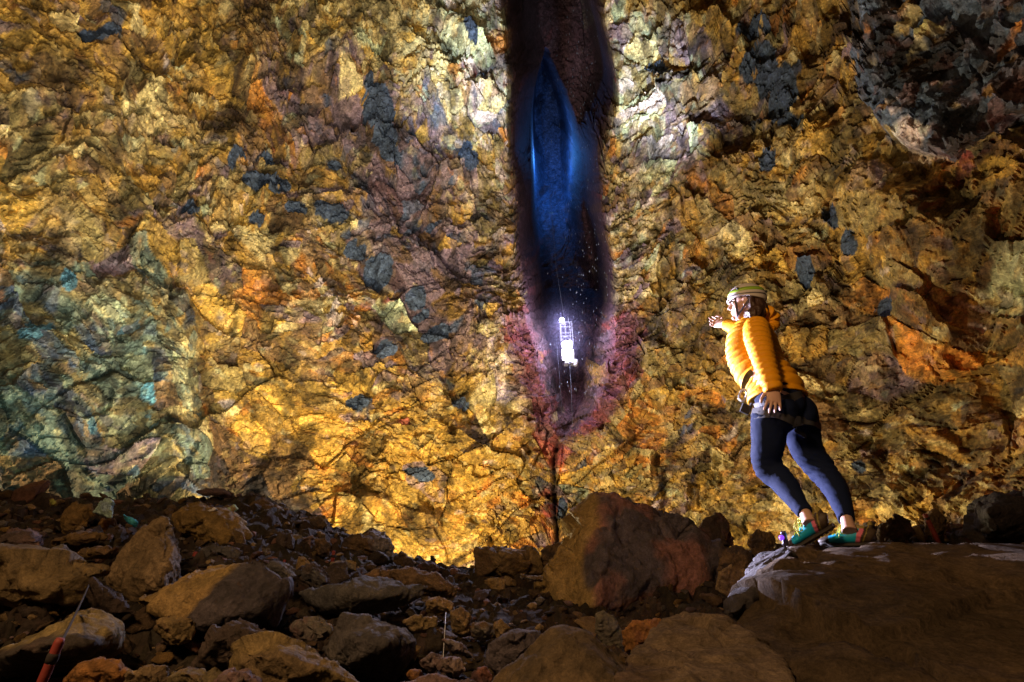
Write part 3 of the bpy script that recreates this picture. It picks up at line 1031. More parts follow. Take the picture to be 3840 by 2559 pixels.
boulder("rock", "thin ochre flagstone, lower one of two stacked left of the shark-fin boulder",
        [(300, 2082), (345, 2058), (410, 2050), (424, 2062), (400, 2085), (330, 2092)], 5.2, OCHRE, BROWN, thick=.25)
boulder("boulder", "dark purple-brown lump behind the long smooth slab on the left edge",
        [(-40, 2060), (0, 2010), (60, 1998), (120, 1995), (160, 2030), (175, 2090), (100, 2100)], 5.0, (.085, .06, .055), PURP, thick=.4)
boulder("rock", "small grey-brown hump on the far rim of the long smooth slab",
        [(165, 2100), (190, 2060), (230, 2052), (275, 2080), (300, 2110), (230, 2125)], 4.5, GREY, BROWN, thick=.25)
boulder("boulder", "big ochre boulder with pale violet facets behind the shark-fin boulder",
        [(647, 1925), (700, 1900), (745, 1892), (770, 1908), (844, 1944), (904, 1958), (953, 2012), (968, 2040), (910, 2068), (844, 2046), (740, 2042), (660, 1990)], 6.0, (.18, .115, .036), (.21, .14, .05), thick=.6, front=[(835, 1960, .12), (848, 2040, .25)], vox=80, short="the big ochre boulder with violet facets")
boulder("boulder", "dark slate block under the big ochre boulder with violet facets",
        [(745, 2064), (800, 2050), (855, 2050), (910, 2068), (900, 2105), (822, 2124), (760, 2112)], 5.4, SLATE, DARK, thick=.35, short="the dark slate block")
boulder("boulder", "grey lozenge stone right of the ochre-topped foreground boulder",
        [(1000, 2125), (1030, 2112), (1075, 2128), (1118, 2160), (1110, 2176), (1060, 2172), (1025, 2155)], 4.5, GREY, SLATE, thick=.3, short="the grey lozenge stone")
boulder("boulder", "long shaded flagstone at the top of the left rubble below the golden wall",
        [(926, 1900), (950, 1876), (990, 1872), (1041, 1906), (1118, 1938), (1110, 1952), (1040, 1950), (960, 1930)], 7.9, BROWN, (.16, .1, .045), thick=.5, short="the long shaded flagstone")
boulder("boulder", "brown slab with a dark belly right of the long shaded flagstone",
        [(1060, 1975), (1100, 1955), (1150, 1944), (1213, 1940), (1222, 1972), (1155, 1990), (1090, 1992)], 7.4, (.16, .105, .045), DARK, thick=.5)
boulder("boulder", "broad brown stone in the middle of the left rubble above the grey lozenge stone",
        [(1010, 2040), (1030, 2010), (1074, 1998), (1130, 2004), (1140, 2040), (1100, 2070), (1040, 2076)], 6.3, (.14, .10, .05), GREY, thick=.4, short="the broad brown stone")
boulder("rock", "pinkish rounded rock right of the broad brown stone",
        [(1138, 2050), (1145, 2020), (1170, 2010), (1178, 2045), (1165, 2070)], 6.2, (.19, .11, .085), PURP, thick=.2)
boulder("rock", "dark brown square rock beside the pinkish rounded rock",
        [(1184, 2060), (1184, 2025), (1222, 2016), (1246, 2045), (1230, 2080), (1195, 2080)], 6.1, BROWN, DARK, thick=.25)
boulder("boulder", "humped dark boulder on the rubble crest against the golden wall",
        [(1240, 2060), (1280, 2030), (1330, 2015), (1375, 2005), (1395, 1992), (1430, 2010), (1462, 2022), (1478, 2052), (1472, 2092), (1380, 2110), (1270, 2105)], 7.6, BROWN, DARK, thick=.7, two=((1, -.2, .25, .27), (.2, .18, .19), (.12, .09, .09)), vox=80, short="the humped boulder on the crest")
boulder("rock", "dark pyramid-shaped rock on the crest right of the humped boulder",
        [(1482, 2100), (1503, 2063), (1526, 2084), (1555, 2110), (1540, 2130), (1495, 2125)], 7.5, DARK, BROWN, thick=.3, short="the dark pyramid-shaped rock")
boulder("rock", "low dark rock on the crest, lowest before the glowing wall foot",
        [(1560, 2125), (1590, 2105), (1625, 2112), (1650, 2140), (1620, 2160), (1570, 2150)], 7.8, DARK, WINE, thick=.3)
boulder("rock", "yellow-patched wedge between the pinkish rock and the grey lozenge stone",
        [(1112, 2140), (1118, 2085), (1145, 2090), (1172, 2125), (1160, 2142)], 5.4, (.24, .16, .07), OCHRE, thick=.14)
boulder("rock", "brown jagged block on the rubble at the right behind the person's rear shoe",
        [(3290, 2010), (3310, 1960), (3360, 1935), (3420, 1950), (3440, 2000), (3400, 2040), (3310, 2040)], 7.0, (.10, .055, .035), BROWN, thick=.4, short="the jagged block behind the rear shoe")
boulder("boulder", "upright ochre stone among the dark rubble at the right, near the red stake",
        [(3465, 2000), (3475, 1930), (3510, 1915), (3545, 1945), (3545, 2000), (3510, 2030)], 7.4, (.19, .115, .05), BROWN, thick=.3, short="the upright ochre stone at the right")
boulder("boulder", "black-brown heap of rock at the right edge of the picture",
        [(3640, 1985), (3660, 1900), (3740, 1850), (3900, 1830), (4000, 1900), (4000, 2040), (3800, 2050), (3680, 2040)], 6.3, (.028, .022, .022), (.04, .03, .03), thick=1.2, short="the black heap at the right edge")

boulder("rock", "flat greenish-white flake shining beside the top of the big ochre boulder with violet facets",
        [(835, 1925), (850, 1905), (880, 1895), (892, 1908), (870, 1925)], 6.2, (.32, .46, .36), TAN, thick=.12)
boulder("rock", "thin sliver floodlit white on the crest of the big ochre boulder with violet facets",
        [(778, 1916), (800, 1905), (815, 1908), (810, 1916), (782, 1922)], 5.9, (.75, .75, .78), (.6, .6, .66), thick=.06)  # floodlit glare painted as near white
boulder("rock", "small yellow-green chip above the trapezoid ochre stone",
        [(186, 1872), (200, 1868), (216, 1888), (208, 1900), (190, 1895)], 7.0, (.36, .38, .10), OCHRE, thick=.1)
boulder("boulder", "dark angular block between the ochre-topped boulder and the long dark slate slab",
        [(1130, 2170), (1150, 2120), (1180, 2110), (1220, 2150), (1232, 2192), (1180, 2205)], 4.8, DARK, SLATE, thick=.3)
boulder("boulder", "brown broken slab standing behind the dark rounded rock in the left foreground",
        [(585, 2330), (640, 2320), (740, 2330), (720, 2400), (640, 2420), (600, 2380)], 3.35, BROWN, (.2, .14, .06), thick=.25)
boulder("rock", "grey-violet stone lying between the blue-black boulder and the long ochre flake",
        [(1090, 2350), (1130, 2320), (1200, 2325), (1240, 2360), (1210, 2395), (1120, 2390)], 3.4, GREY, PURP, thick=.25)
boulder("rock", "orange stone under the left end of the long dark slate slab",
        [(1185, 2345), (1200, 2330), (1245, 2345), (1238, 2372), (1200, 2378)], 3.7, ORANGE, TAN, thick=.12)
boulder("boulder", "flat brown stone on the slope right of the dark slate block",
        [(930, 2085), (960, 2060), (1010, 2062), (1020, 2095), (970, 2110)], 5.7, BROWN, GREY, thick=.3)
for b in BOULDERS:
    if b[0].name.startswith(('rock_slab', 'rock_ledge')):
        b[0].data.materials[0] = M_SLAB
bpy.context.view_layer.update()


def bvh_of(objs):
    V, F = [], []
    for o in objs:
        n = len(V)
        mw = o.matrix_world
        V += [mw @ v.co for v in o.data.vertices]
        F += [tuple(i + n for i in p.vertices) for p in o.data.polygons]
    return BVHTree.FromPolygons(V, F)


BV = bvh_of([b[0] for b in BOULDERS])
GV = bvh_of([ground])

# ---- loose stones: ten shapes, each copied to its own object
PROTO = []
for k in range(10):
    r = random.Random(900 + k)
    ax = [(1, .75, .6), (1, .8, .28), (1, .6, .5)][k % 3]
    P = []
    for _ in range(11):
        v = Vector((r.gauss(0, 1), r.gauss(0, 1), r.gauss(0, 1))).normalized() * r.uniform(.8, 1)
        P.append(Vector((v.x * ax[0], v.y * ax[1], v.z * ax[2])) * .5)
    me = hull_mesh("loose_rock", P)
    me = finish_rock(me, 1.0, (.135, .09, .05), (.19, .13, .07), 60 + k, .7, None, 24)
    me.materials.append(M_LOOSE)
    PROTO.append(me)
TINTS = [("brown", (.125, .08, .045)), ("dark", (.06, .045, .04)), ("tan", (.24, .165, .08)), ("ochre", (.23, .14, .045)), ("grey", (.12, .105, .095)), ("reddish", (.16, .08, .06)), ("purplish", (.14, .095, .10))]
TM = []
for k, me in enumerate(PROTO):
    row = []
    for nme, c in TINTS:
        m2 = me.copy()
        a = m2.color_attributes["col"]
        buf = np.zeros(len(m2.vertices) * 4, np.float32)
        a.data.foreach_get("color", buf)
        buf = buf.reshape(-1, 4)
        buf[:, :3] = buf[:, :3] / np.array((.16, .11, .06)) * np.array(c)
        a.data.foreach_set("color", buf.ravel())
        row.append(m2)
    TM.append(row)

used_labels = {}
r = random.Random(41)
placed = []
first = {}
tries = 0
BAND = {"left": 0}
while len(placed) < 225 and tries < 16000:
    tries += 1
    sx = r.uniform(-40, 3880)
    sy = r.uniform(1860, 2590)
    d = ray(sx, sy)
    hit = GV.ray_cast(Vector((0, 0, 0)), d)
    if hit[0] is None:
        continue
    p = hit[0]
    if p.y > 9.3 or p.y < 2.0:
        continue
    hb = BV.ray_cast(Vector((0, 0, 0)), d)
    if hb[0] is not None and hb[3] < hit[3]:
        continue
    if sx > 2990 and p.y < 5.2:
        continue
    if abs(p.y - 7.2) < 1.6 and 900 < sx < 1450 and sy < 2010:
        continue
    spx = r.choice((34, 40, 50, 62, 76, 95, 115, 140, 170))
    size = spx * p.length / FS
    if any(math.hypot(sx - q[0], sy - q[1]) < .48 * (spx + q[2]) for q in placed):
        continue
    near = BV.find_nearest(p)
    if near[3] is not None and near[3] < size * .18:
        continue
    placed.append((sx, sy, spx))
    k = r.randrange(10)
    t = r.choice((0, 0, 0, 1, 1, 2, 2, 3, 4, 5, 6))
    o = bpy.data.objects.new("loose_rock", TM[k][t]) if (k, t) not in first else first[(k, t)].copy()
    first.setdefault((k, t), o)
    COL.objects.link(o)
    o.location = p + Vector((0, 0, size * .10))
    o.scale = (size, size, size)
    o.rotation_euler = (r.uniform(-.5, .5), r.uniform(-.5, .5), r.uniform(0, 6.28))
    # nearest named boulder says where it lies
    best = sorted(BOULDERS, key=lambda b: math.hypot(b[1] - sx, (b[2] - sy) * 1.4))
    words = ["small" if spx < 40 else "fist-sized" if spx < 56 else "middling" if spx < 85 else "large", TINTS[t][0], ["blocky", "flat", "long"][k % 3]]
    lab = None
    for b in best[:22]:
        if b[3].startswith("the ") is False:
            continue
        dx, dy = sx - b[1], sy - b[2]
        rel = ("left of" if dx < 0 else "right of") if abs(dx) > abs(dy) * 1.2 else ("behind" if dy < 0 else "in front of")
        L = f"{words[0]} {words[1]} {words[2]} rock {rel} {b[3]}"
        if L not in used_labels and len(L.split()) <= 16:
            lab = L
            break
    if lab is None:
        bpy.data.objects.remove(o)
        placed.pop()
        first.pop((k, t), None)
        continue
    used_labels[lab] = 1
    tag(o, lab, "rock", "loose rocks in the rubble")

# ---- gravel between them
PV, PF = [], []
for k in range(6):
    rr = random.Random(500 + k)
    bm = bmesh.new()
    bmesh.ops.create_icosphere(bm, subdivisions=1, radius=.5)
    V = np.array([v.co[:] for v in bm.verts]) * np.array((1, rr.uniform(.6, .9), rr.uniform(.35, .7)))
    V *= np.array([rr.uniform(.7, 1.15) for _ in bm.verts])[:, None]
    PV.append(V)
    PF.append(np.array([[v.index for v in f.verts] for f in bm.faces]))
    bm.free()
g = np.random.default_rng(5)
GVs, GFs, GCs, off = [], [], [], 0
for i in range(4200):
    y = float(np.exp(g.uniform(math.log(2.0), math.log(10.5))))
    x = g.uniform(-.98, .98) * y
    if x > 1.3 and y < 4.8:
        continue
    h = GV.ray_cast(Vector((x, y, 3)), Vector((0, 0, -1)))
    if h[0] is None:
        continue
    s = min(.16, y * float(g.choice((.006, .008, .011, .015, .02))))
    q = Matrix.Rotation(g.uniform(0, 6.28), 3, 'Z') @ Matrix.Rotation(g.uniform(-.6, .6), 3, 'X')
    k = int(g.integers(6))
    V = PV[k] @ np.array(q).T * s + np.array(h[0]) + np.array((0, 0, s * .12))
    GVs.append(V)
    GFs.append(PF[k] + off)
    off += len(V)
    c = np.array(TINTS[int(g.choice((0, 0, 1, 1, 2, 4, 5, 6)))][1]) * g.uniform(.6, 1.15)
    GCs.append(np.tile(c, (len(V), 1)))
gm = mesh_np("gravel", np.concatenate(GVs), np.concatenate(GFs), np.concatenate(GCs))
link("gravel", gm, M_ROCK, kind="stuff")
# ------------------------------------------------------------------ the visitor
def J(sx, sy, Y, rpx=None):
    """joint seen at pixel sx, sy at distance Y; rpx: half width there in pixels -> metres"""
    p = at(sx, sy, Y)
    if rpx is None:
        return p
    return p, rpx * (p.y * cp + p.z * sp) / FS


def limb(mb, js, n=24, res=6, side=(0, 1, 0), flat=1.0):
    q = [J(*j) for j in js]
    P, Rr = resample([a for a, _ in q], len(js) * res, [(b,) for _, b in q])
    mb.loft(P, [(r[0] * flat, r[0]) for r in Rr], side, n)
    return P, Rr


person = empty("person", J(3090, 2045, 3.4))
tag(person, "person in a yellow puffer jacket, dark leggings and white helmet, pointing into the cave", "person")
PO = person.location.copy()


def part(name, me, mat, parent=None, **kw):
    """link a part whose mesh is in world coordinates under the visitor"""
    me.transform(Matrix.Translation(-PO))
    o = link(name, me, mat, parent or person, **kw)
    return o


M_SKIN = simple("skin", (.58, .36, .28), .5, bump=.1, bscale=120, var=.1)
M_JACKET = simple("puffer_nylon", (.84, .37, .008), .6, bump=.25, bscale=70, var=.06, spec=.3)
M_LEG = simple("leggings_fabric", (.008, .014, .044), .85, spec=.12, bump=.12, bscale=300)
M_HELM = simple("helmet_plastic", (.60, .56, .54), .35)
M_GREEN = simple("helmet_band", (.30, .52, .04), .4)
M_BLACK = simple("black_plastic", (.02, .02, .024), .4)
M_HAIR = simple("brown_hair", (.055, .026, .016), .5, bump=.8, bscale=55, var=.4)
M_WEB = simple("harness_webbing", (.042, .042, .05), .7, bump=.3, bscale=200)
M_METAL = simple("buckle_metal", (.55, .55, .6), .3, .9)
M_STRAP = simple("chin_strap", (.05, .04, .08), .6)
M_LACE = simple("shoe_lace", (.55, .55, .05), .6)
M_SHOE = None

# head frame
HC = J(2797, 1143, 3.94)
hf = Vector((-.90, .42, .12)).normalized()
hl = Vector((0, 0, 1)).cross(hf).normalized()
hu = hf.cross(hl).normalized()
hl = hu.cross(hf).normalized()
MH = Matrix((hf, hl, hu)).transposed()


def HP(f, l, u):
    return HC + hf * f + hl * l + hu * u


# ---- body: one skin from head to feet
body = MB()
body.ball(HP(-.005, 0, .03), .094, .074, .095, MH, 24, 18)                      # skull
body.loft([HP(.02, 0, .0), HP(.03, 0, -.05), HP(.045, 0, -.085), HP(.055, 0, -.105)],
          [(.068, .062), (.062, .055), (.045, .04), (.024, .022)], tuple(hf), 20)  # face and jaw
body.loft([HP(.085, 0, .018), HP(.098, 0, -.008), HP(.108, 0, -.026), HP(.088, 0, -.034)], [(.010, .009), (.013, .012), (.016, .015), (.010, .012)], tuple(hl), 12)  # nose
body.ball(HP(.082, 0, -.054), .014, .024, .006, MH, 12, 8)                      # lips
body.ball(HP(.080, 0, -.066), .014, .020, .007, MH, 12, 8)
body.ball(HP(.072, 0, -.095), .02, .022, .016, MH, 12, 8)                       # chin
body.ball(HP(.080, 0, .035), .014, .05, .010, MH, 14, 8)                        # brow
for s in (-1, 1):
    body.ball(HP(.052, s * .045, -.025), .028, .024, .026, MH, 12, 8)           # cheekbones
    body.ball(HP(-.005, s * .076, -.005), .022, .010, .034, MH, 12, 10)         # ears
NB = J(2822, 1222, 3.93)
body.loft([HP(-.02, 0, -.03), HP(-.03, 0, -.08), NB], [.055, .052, .062], tuple(hf), 20)
TORSO = [J(2822, 1222, 3.93), J(2822, 1262, 3.92), J(2828, 1330, 3.86), J(2848, 1400, 3.78), J(2895, 1470, 3.69), J(2933, 1530, 3.65), J(2940, 1565, 3.65)]
body.loft(resample(TORSO, 28), [(a, b) for a, b in zip(np.interp(range(28), [0, 4, 9, 14, 18, 22, 27], [.07, .15, .15, .125, .14, .16, .13]), np.interp(range(28), [0, 4, 9, 14, 18, 22, 27], [.06, .09, .10, .09, .1, .11, .1]))], (-.35, -.93, 0), 28)
LARM = [(2838, 1236, 3.76, 26), (2850, 1290, 3.66, 25), (2864, 1350, 3.56, 22), (2880, 1400, 3.50, 20), (2893, 1440, 3.46, 18), (2903, 1474, 3.45, 15)]
RARM = [(2806, 1240, 4.03, 24), (2780, 1238, 4.20, 22), (2757, 1229, 4.33, 19), (2735, 1222, 4.44, 16), (2712, 1218, 4.54, 13)]
limb(body, LARM, 18)
limb(body, RARM, 18)
LLEG = [(2890, 1552, 3.60, 66), (2884, 1605, 3.63, 65), (2879, 1671, 3.66, 60), (2873, 1712, 3.69, 54), (2882, 1757, 3.70, 52), (2925, 1798, 3.65, 48), (2960, 1842, 3.57, 43), (2995, 1893, 3.48, 34), (3020, 1926, 3.42, 30)]
RLEG = [(2992, 1560, 3.72, 70), (3006, 1620, 3.75, 65), (3028, 1690, 3.76, 58), (3072, 1751, 3.74, 52), (3106, 1795, 3.69, 47), (3134, 1838, 3.63, 45), (3158, 1895, 3.54, 38), (3175, 1950, 3.44, 31)]
LANK, RANK = J(3034, 1955, 3.39), J(3182, 1985, 3.41)
pl, _ = limb(body, [(a, b, c, d - 9) for a, b, c, d in LLEG] + [(3036, 1962, 3.385, 26)], 22)
pr, _ = limb(body, [(a, b, c, d - 9) for a, b, c, d in RLEG] + [(3186, 1992, 3.40, 27)], 22)


def hand(mb, W, d, s, n, spread, curls, thumb, sc=1.0):
    """W wrist, d along the hand, s toward the thumb side, n out of the back; curls per finger (bend per joint)"""
    d = d.normalized()
    s = (s - d * s.dot(d)).normalized()
    n = n - d * n.dot(d) - s * n.dot(s)
    n.normalize()
    mb.loft([W - d * .03, W, W + d * .035 * sc, W + d * .07 * sc, W + d * .088 * sc], [(.026, .019), (.027, .018), (.036, .016), (.041, .014), (.036, .009)], tuple(s), 18)
    L = (.072, .078, .072, .056)
    for k in range(4):
        a = (1.5 - k) * spread
        base = W + d * (.082 - .004 * abs(k - 1.2)) * sc + s * (.031 - .0205 * k)
        dd = (d + s * a).normalized()
        p, pts = base, [base - dd * .02, base]
        bend = curls[k]
        ang = 0
        for j, fr in enumerate((.45, .30, .25)):
            ang += bend * (.7, 1.0, .8)[j]
            v = dd * math.cos(ang) - n * math.sin(ang)
            p = p + v * L[k] * fr * sc
            pts.append(p)
        mb.loft(pts, [.0088, .0092, .0084, .0078, .0060], tuple(s), 12)
    b = W + d * .018 + s * .024
    t1 = b + (d * .55 + s * .75 - n * .2).normalized() * .038
    t2 = t1 + (d * (.9 - .5 * thumb) + s * (.45 - .9 * thumb) - n * (.2 + .4 * thumb)).normalized() * .032
    t3 = t2 + (d * (.95 - .5 * thumb) + s * (.1 - .9 * thumb) - n * .3).normalized() * .024
    mb.loft([b - s * .012, b, t1, t2, t3], [.011, .013, .0105, .0095, .007], tuple(n), 12)


hand(body, J(2905, 1462, 3.45), J(2900, 1530, 3.42) - J(2905, 1462, 3.45), Vector((-1, .15, .1)), Vector((-.2, -1, .15)), .16, (.22, .28, .30, .28), .15, .95)
WR = J(2711, 1218, 4.545)
hand(body, WR, J(2664, 1206, 4.66) - WR, Vector((.15, .3, 1)), Vector((-.2, .6, .3)), .10, (.02, .75, .95, 1.0), .5, 1.0)
bme = remeshed(body.mesh("body"), .0042, 2)
b_o = part("body", bme, M_SKIN)
for s in (-1, 1):
    e = MB()
    e.ball(HP(.078, s * .03, .006), .0125, None, None, MH, 14, 10)
    part("eye", e.mesh("eye"), simple("eye_white", (.6, .58, .55), .2), b_o)

# ---- leggings
lg = MB()
lg.ball(J(2925, 1520, 3.655), .118, .15, .13, Matrix.Rotation(R(38), 3, 'Z'), 26, 18)
lg.ball(J(2915, 1548, 3.59), .122, .120, .125, None, 24, 18)
lg.ball(J(2996, 1553, 3.67), .104, .110, .120, None, 24, 18)
lg.loft([J(2905, 1440, 3.70), J(2915, 1480, 3.68), J(2928, 1525, 3.655)], [(.135, .12), (.15, .135), (.165, .14)], (-.7, -.7, 0), 26)
limb(lg, LLEG, 26)
limb(lg, RLEG, 26)
lme = remeshed(lg.mesh("leggings"), .0075, 6)
V = coords(lme)
d = .0035 * fbm(V * np.array((9, 9, 16)), 3, 401) + .0016 * np.clip(fbm(V * 30, 2, 405), 0, 1)
for kn in (J(2868, 1752, 3.70), J(2920, 1735, 3.68), J(3050, 1755, 3.72), J(3115, 1760, 3.72)):       # folds round the knees
    q = V - np.array(kn[:])
    rr = np.sqrt((q * q).sum(1))
    d += .004 * np.exp(-(rr / .09) ** 2) * np.sin(q[:, 2] * 180 + q[:, 0] * 60)
V = V + normals(lme) * d[:, None]
lme.vertices.foreach_set("co", V.astype(np.float32).ravel())
lme_w = lme.copy()
l_o = part("leggings", lme, M_LEG)

# ---- jacket: quilted torso, two sleeves, collar, hood
PITCHQ = .046


def quilt(P, ph=0.0, dep=.018, taper=True):
    """distance along the path -> puff of the baffles"""
    s = [0]
    for a, b in zip(P[:-1], P[1:]):
        s.append(s[-1] + (b - a).length)
    return [dep * (abs(math.sin(math.pi * (x + ph) / PITCHQ)) ** .55 - .75) for x in s]


jk = MB()
TJ = [((2915, 1500, 3.70), .175, .172), ((2908, 1470, 3.71), .170, .168), ((2885, 1432, 3.74), .145, .160), ((2848, 1390, 3.79), .130, .158), ((2830, 1343, 3.84), .130, .168),
      ((2820, 1300, 3.88), .135, .164), ((2819, 1260, 3.91), .135, .150), ((2822, 1228, 3.92), .105, .115), ((2822, 1205, 3.93), .080, .085), ((2818, 1188, 3.935), .072, .078)]
P, Q = resample([J(*a) for a, _, _ in TJ], 190, [(b, c) for _, b, c in TJ])
side = []
for i in range(190):
    t = i / 189
    a = np.array((-.66, -.75, 0)) * (1 - min(1, t * 2)) + np.array((-.33, -.94, 0)) * min(1, t * 2)
    side.append(tuple(a))
qz = quilt(P, .01)
jk.loft(P, [(a + z, b + z) for (a, b), z in zip(Q, qz)], side, 64)


def sleeve(js, ph):
    q = [J(*j) for j in js]
    P, Rr = resample([a for a, _ in q], 150, [(b,) for _, b in q])
    z = quilt(P, ph, .016)
    jk.loft(P, [r[0] + k for r, k in zip(Rr, z)], (0, 1, 0) if ph == 0 else (0, 0, 1), 40)
    return P


sleeve([(2836, 1224, 3.80, 44), (2840, 1262, 3.70, 48), (2850, 1300, 3.64, 46), (2864, 1350, 3.56, 42), (2880, 1400, 3.50, 39), (2893, 1440, 3.46, 37), (2903, 1468, 3.45, 33)], 0)
sleeve([(2812, 1240, 4.0, 42), (2785, 1240, 4.18, 36), (2757, 1230, 4.33, 29), (2738, 1223, 4.42, 24), (2722, 1219, 4.495, 19)], .02)
# hood lying on the back of the neck
jk.loft(resample([J(2848, 1175, 3.86), J(2872, 1172, 3.88), J(2892, 1190, 3.90), J(2896, 1214, 3.91), J(2880, 1232, 3.90)], 30), [(.05 + .012 * math.sin(i * .9), .035 + .02 * math.sin(math.pi * i / 29)) for i in range(30)], (.3, -.95, 0), 24)
jme = remeshed(jk.mesh("jacket"), .0045, 0)
V = coords(jme)
Nn = normals(jme)
d = .0018 * fbm(V * np.array((14, 14, 40)), 3, 411)
V = V + Nn * d[:, None]
jme.vertices.foreach_set("co", V.astype(np.float32).ravel())
jme_w = jme.copy()
j_o = part("jacket", jme, M_JACKET)

# ---- hair under the helmet, gathered at the nape
hr = MB()
hr.ball(HP(-.026, 0, .035), .092, .079, .082, MH, 22, 16)
hr.loft(resample([HP(-.06, .02, .03), HP(-.085, .03, -.03), HP(-.085, .05, -.075), HP(-.05, .085, -.105), HP(-.02, .10, -.12)], 26), [(.045 + .025 * math.sin(math.pi * i / 25), .04 + .018 * math.sin(math.pi * i / 25)) for i in range(26)], tuple(hl), 20)
hr.loft(resample([HP(-.03, .066, .03), HP(-.045, .074, -.02), HP(-.05, .08, -.07), HP(-.03, .088, -.10)], 20), [.024, .026, .027, .028, .03, .03, .03, .03, .03, .03, .03, .03, .03, .028, .026, .024, .022, .02, .015, .01], tuple(hf), 16)
hr.loft(resample([HP(-.02, -.07, .02), HP(-.05, -.075, -.04), HP(-.06, -.07, -.09)], 14), [.03] * 10 + [.028, .024, .018, .01], tuple(hf), 16)
hme = remeshed(hr.mesh("hair"), .005, 2)
V = coords(hme)
V = V + normals(hme) * (.006 * fbm(V * np.array((60, 60, 14)), 3, 421))[:, None]
hme.vertices.foreach_set("co", V.astype(np.float32).ravel())
part("hair", hme, M_HAIR)

# ---- helmet
HR = (.128, .100, .112)


def hel(lat, lon, k=1.0):
    """lat 0 at the crown, in degrees; lon 0 at the forehead, 90 toward the left ear"""
    a, b = R(lat), R(lon)
    return HP(-.008 + HR[0] * k * math.sin(a) * math.cos(b), HR[1] * k * math.sin(a) * math.sin(b), .040 + HR[2] * k * math.cos(a))


def rim(lon):
    c = math.cos(R(lon))
    return 98 + 6 * c - 7 * math.exp(-((abs((lon + 180) % 360 - 180) - 80) / 28) ** 2) * 1.0 + 9 * (math.exp(-((lon % 360 - 180) / 50) ** 2))


sh = MB()
NL, NT = 64, 26
V, F = [], []
for lay, k in ((0, 1.0), (1, .93)):
    for i in range(NT + 1):
        for j in range(NL):
            lon = 360 * j / NL
            V.append(hel(rim(lon) * i / NT, lon, k))
n1 = (NT + 1) * NL
for i in range(NT):
    for j in range(NL):
        j2 = (j + 1) % NL
        F.append((i * NL + j, (i + 1) * NL + j, (i + 1) * NL + j2, i * NL + j2))
        F.append((n1 + i * NL + j, n1 + i * NL + j2, n1 + (i + 1) * NL + j2, n1 + (i + 1) * NL + j))
for j in range(NL):
    j2 = (j + 1) % NL
    F.append((NT * NL + j, n1 + NT * NL + j, n1 + NT * NL + j2, NT * NL + j2))
sh.add(V, F)
helmet = part("helmet", sh.mesh("helmet"), M_HELM)


def strip(lat0, lat1, lon0, lon1, k, n=40, thick=.004, drop=0.0):
    """raised strip of the shell between two latitudes"""
    V, F = [], []
    for i in range(n + 1):
        lon = lon0 + (lon1 - lon0) * i / n
        dr = drop * math.cos(R(lon))
        for la, kk in ((lat0, k), (lat1, k), (lat1, k - .05), (lat0, k - .05)):
            V.append(hel(la + dr, lon, kk))
    for i in range(n):
        for q in range(4):
            F.append((i * 4 + q, i * 4 + (q + 1) % 4, (i + 1) * 4 + (q + 1) % 4, (i + 1) * 4 + q))
    F += [(3, 2, 1, 0), tuple(n * 4 + q for q in range(4))]
    return V, F


m = MB()
m.add(*strip(58, 73, 0, 360, 1.018, 72, drop=8))
part("band", m.mesh("helmet_band"), M_GREEN, helmet)
m = MB()
m.add(*strip(83, 87, 20, 160, 1.03, 40, drop=6))
m.add(*strip(83, 87, 200, 340, 1.03, 40, drop=6))
part("trim", m.mesh("helmet_trim"), simple("helmet_trim_grey", (.16, .15, .16), .4), helmet)
m = MB()
for lon in (62, 180, 298):
    m.ball(hel(64, lon, 1.03), .011, .011, .009, MH, 14, 10)
part("clip", m.mesh("lamp_clip"), M_BLACK, helmet)
m = MB()
m.add(*strip(97, 103, -24, 24, 1.05, 24))
part("brim", m.mesh("brim"), M_HELM, helmet)


def ribbon(name, pts, w, mat, parent, nrm=None, t=.002):
    """flat webbing along pts; nrm: outward normals (one per point)"""
    V, F = [], []
    m_ = len(pts)
    for i in range(m_):
        tg = (pts[min(i + 1, m_ - 1)] - pts[max(i - 1, 0)]).normalized()
        nn = nrm[i]
        sd = tg.cross(nn).normalized()
        for a, b in ((-1, 0), (1, 0), (1, 1), (-1, 1)):
            V.append(pts[i] + sd * (a * w / 2) + nn * (b * t))
    for i in range(m_ - 1):
        for q in range(4):
            F.append((i * 4 + q, i * 4 + (q + 1) % 4, (i + 1) * 4 + (q + 1) % 4, (i + 1) * 4 + q))
    F += [(3, 2, 1, 0), tuple((m_ - 1) * 4 + q for q in range(4))]
    mb = MB()
    mb.add(V, F)
    return part(name, mb.mesh(name, False), mat, parent)


for s in (1, -1):
    for a, b in ((hel(97, s * 55, .97), HP(.045, s * .052, -.095)), (hel(99, s * 105, .97), HP(.045, s * .052, -.095)), (HP(.045, s * .052, -.095), HP(.06, s * .012, -.118))):
        pts = resample([a, (a + b) / 2 + hl * s * .008, b], 9)
        ribbon("strap", pts, .013, M_STRAP, helmet, [(hl * s + hf * .2).normalized()] * 9)

# ---- harness over jacket hem and thighs
LB = BVHTree.FromPolygons([v.co.copy() for v in lme_w.vertices], [tuple(p.vertices) for p in lme_w.polygons])
JB = BVHTree.FromPolygons([v.co.copy() for v in jme_w.vertices], [tuple(p.vertices) for p in jme_w.polygons])
harness = None


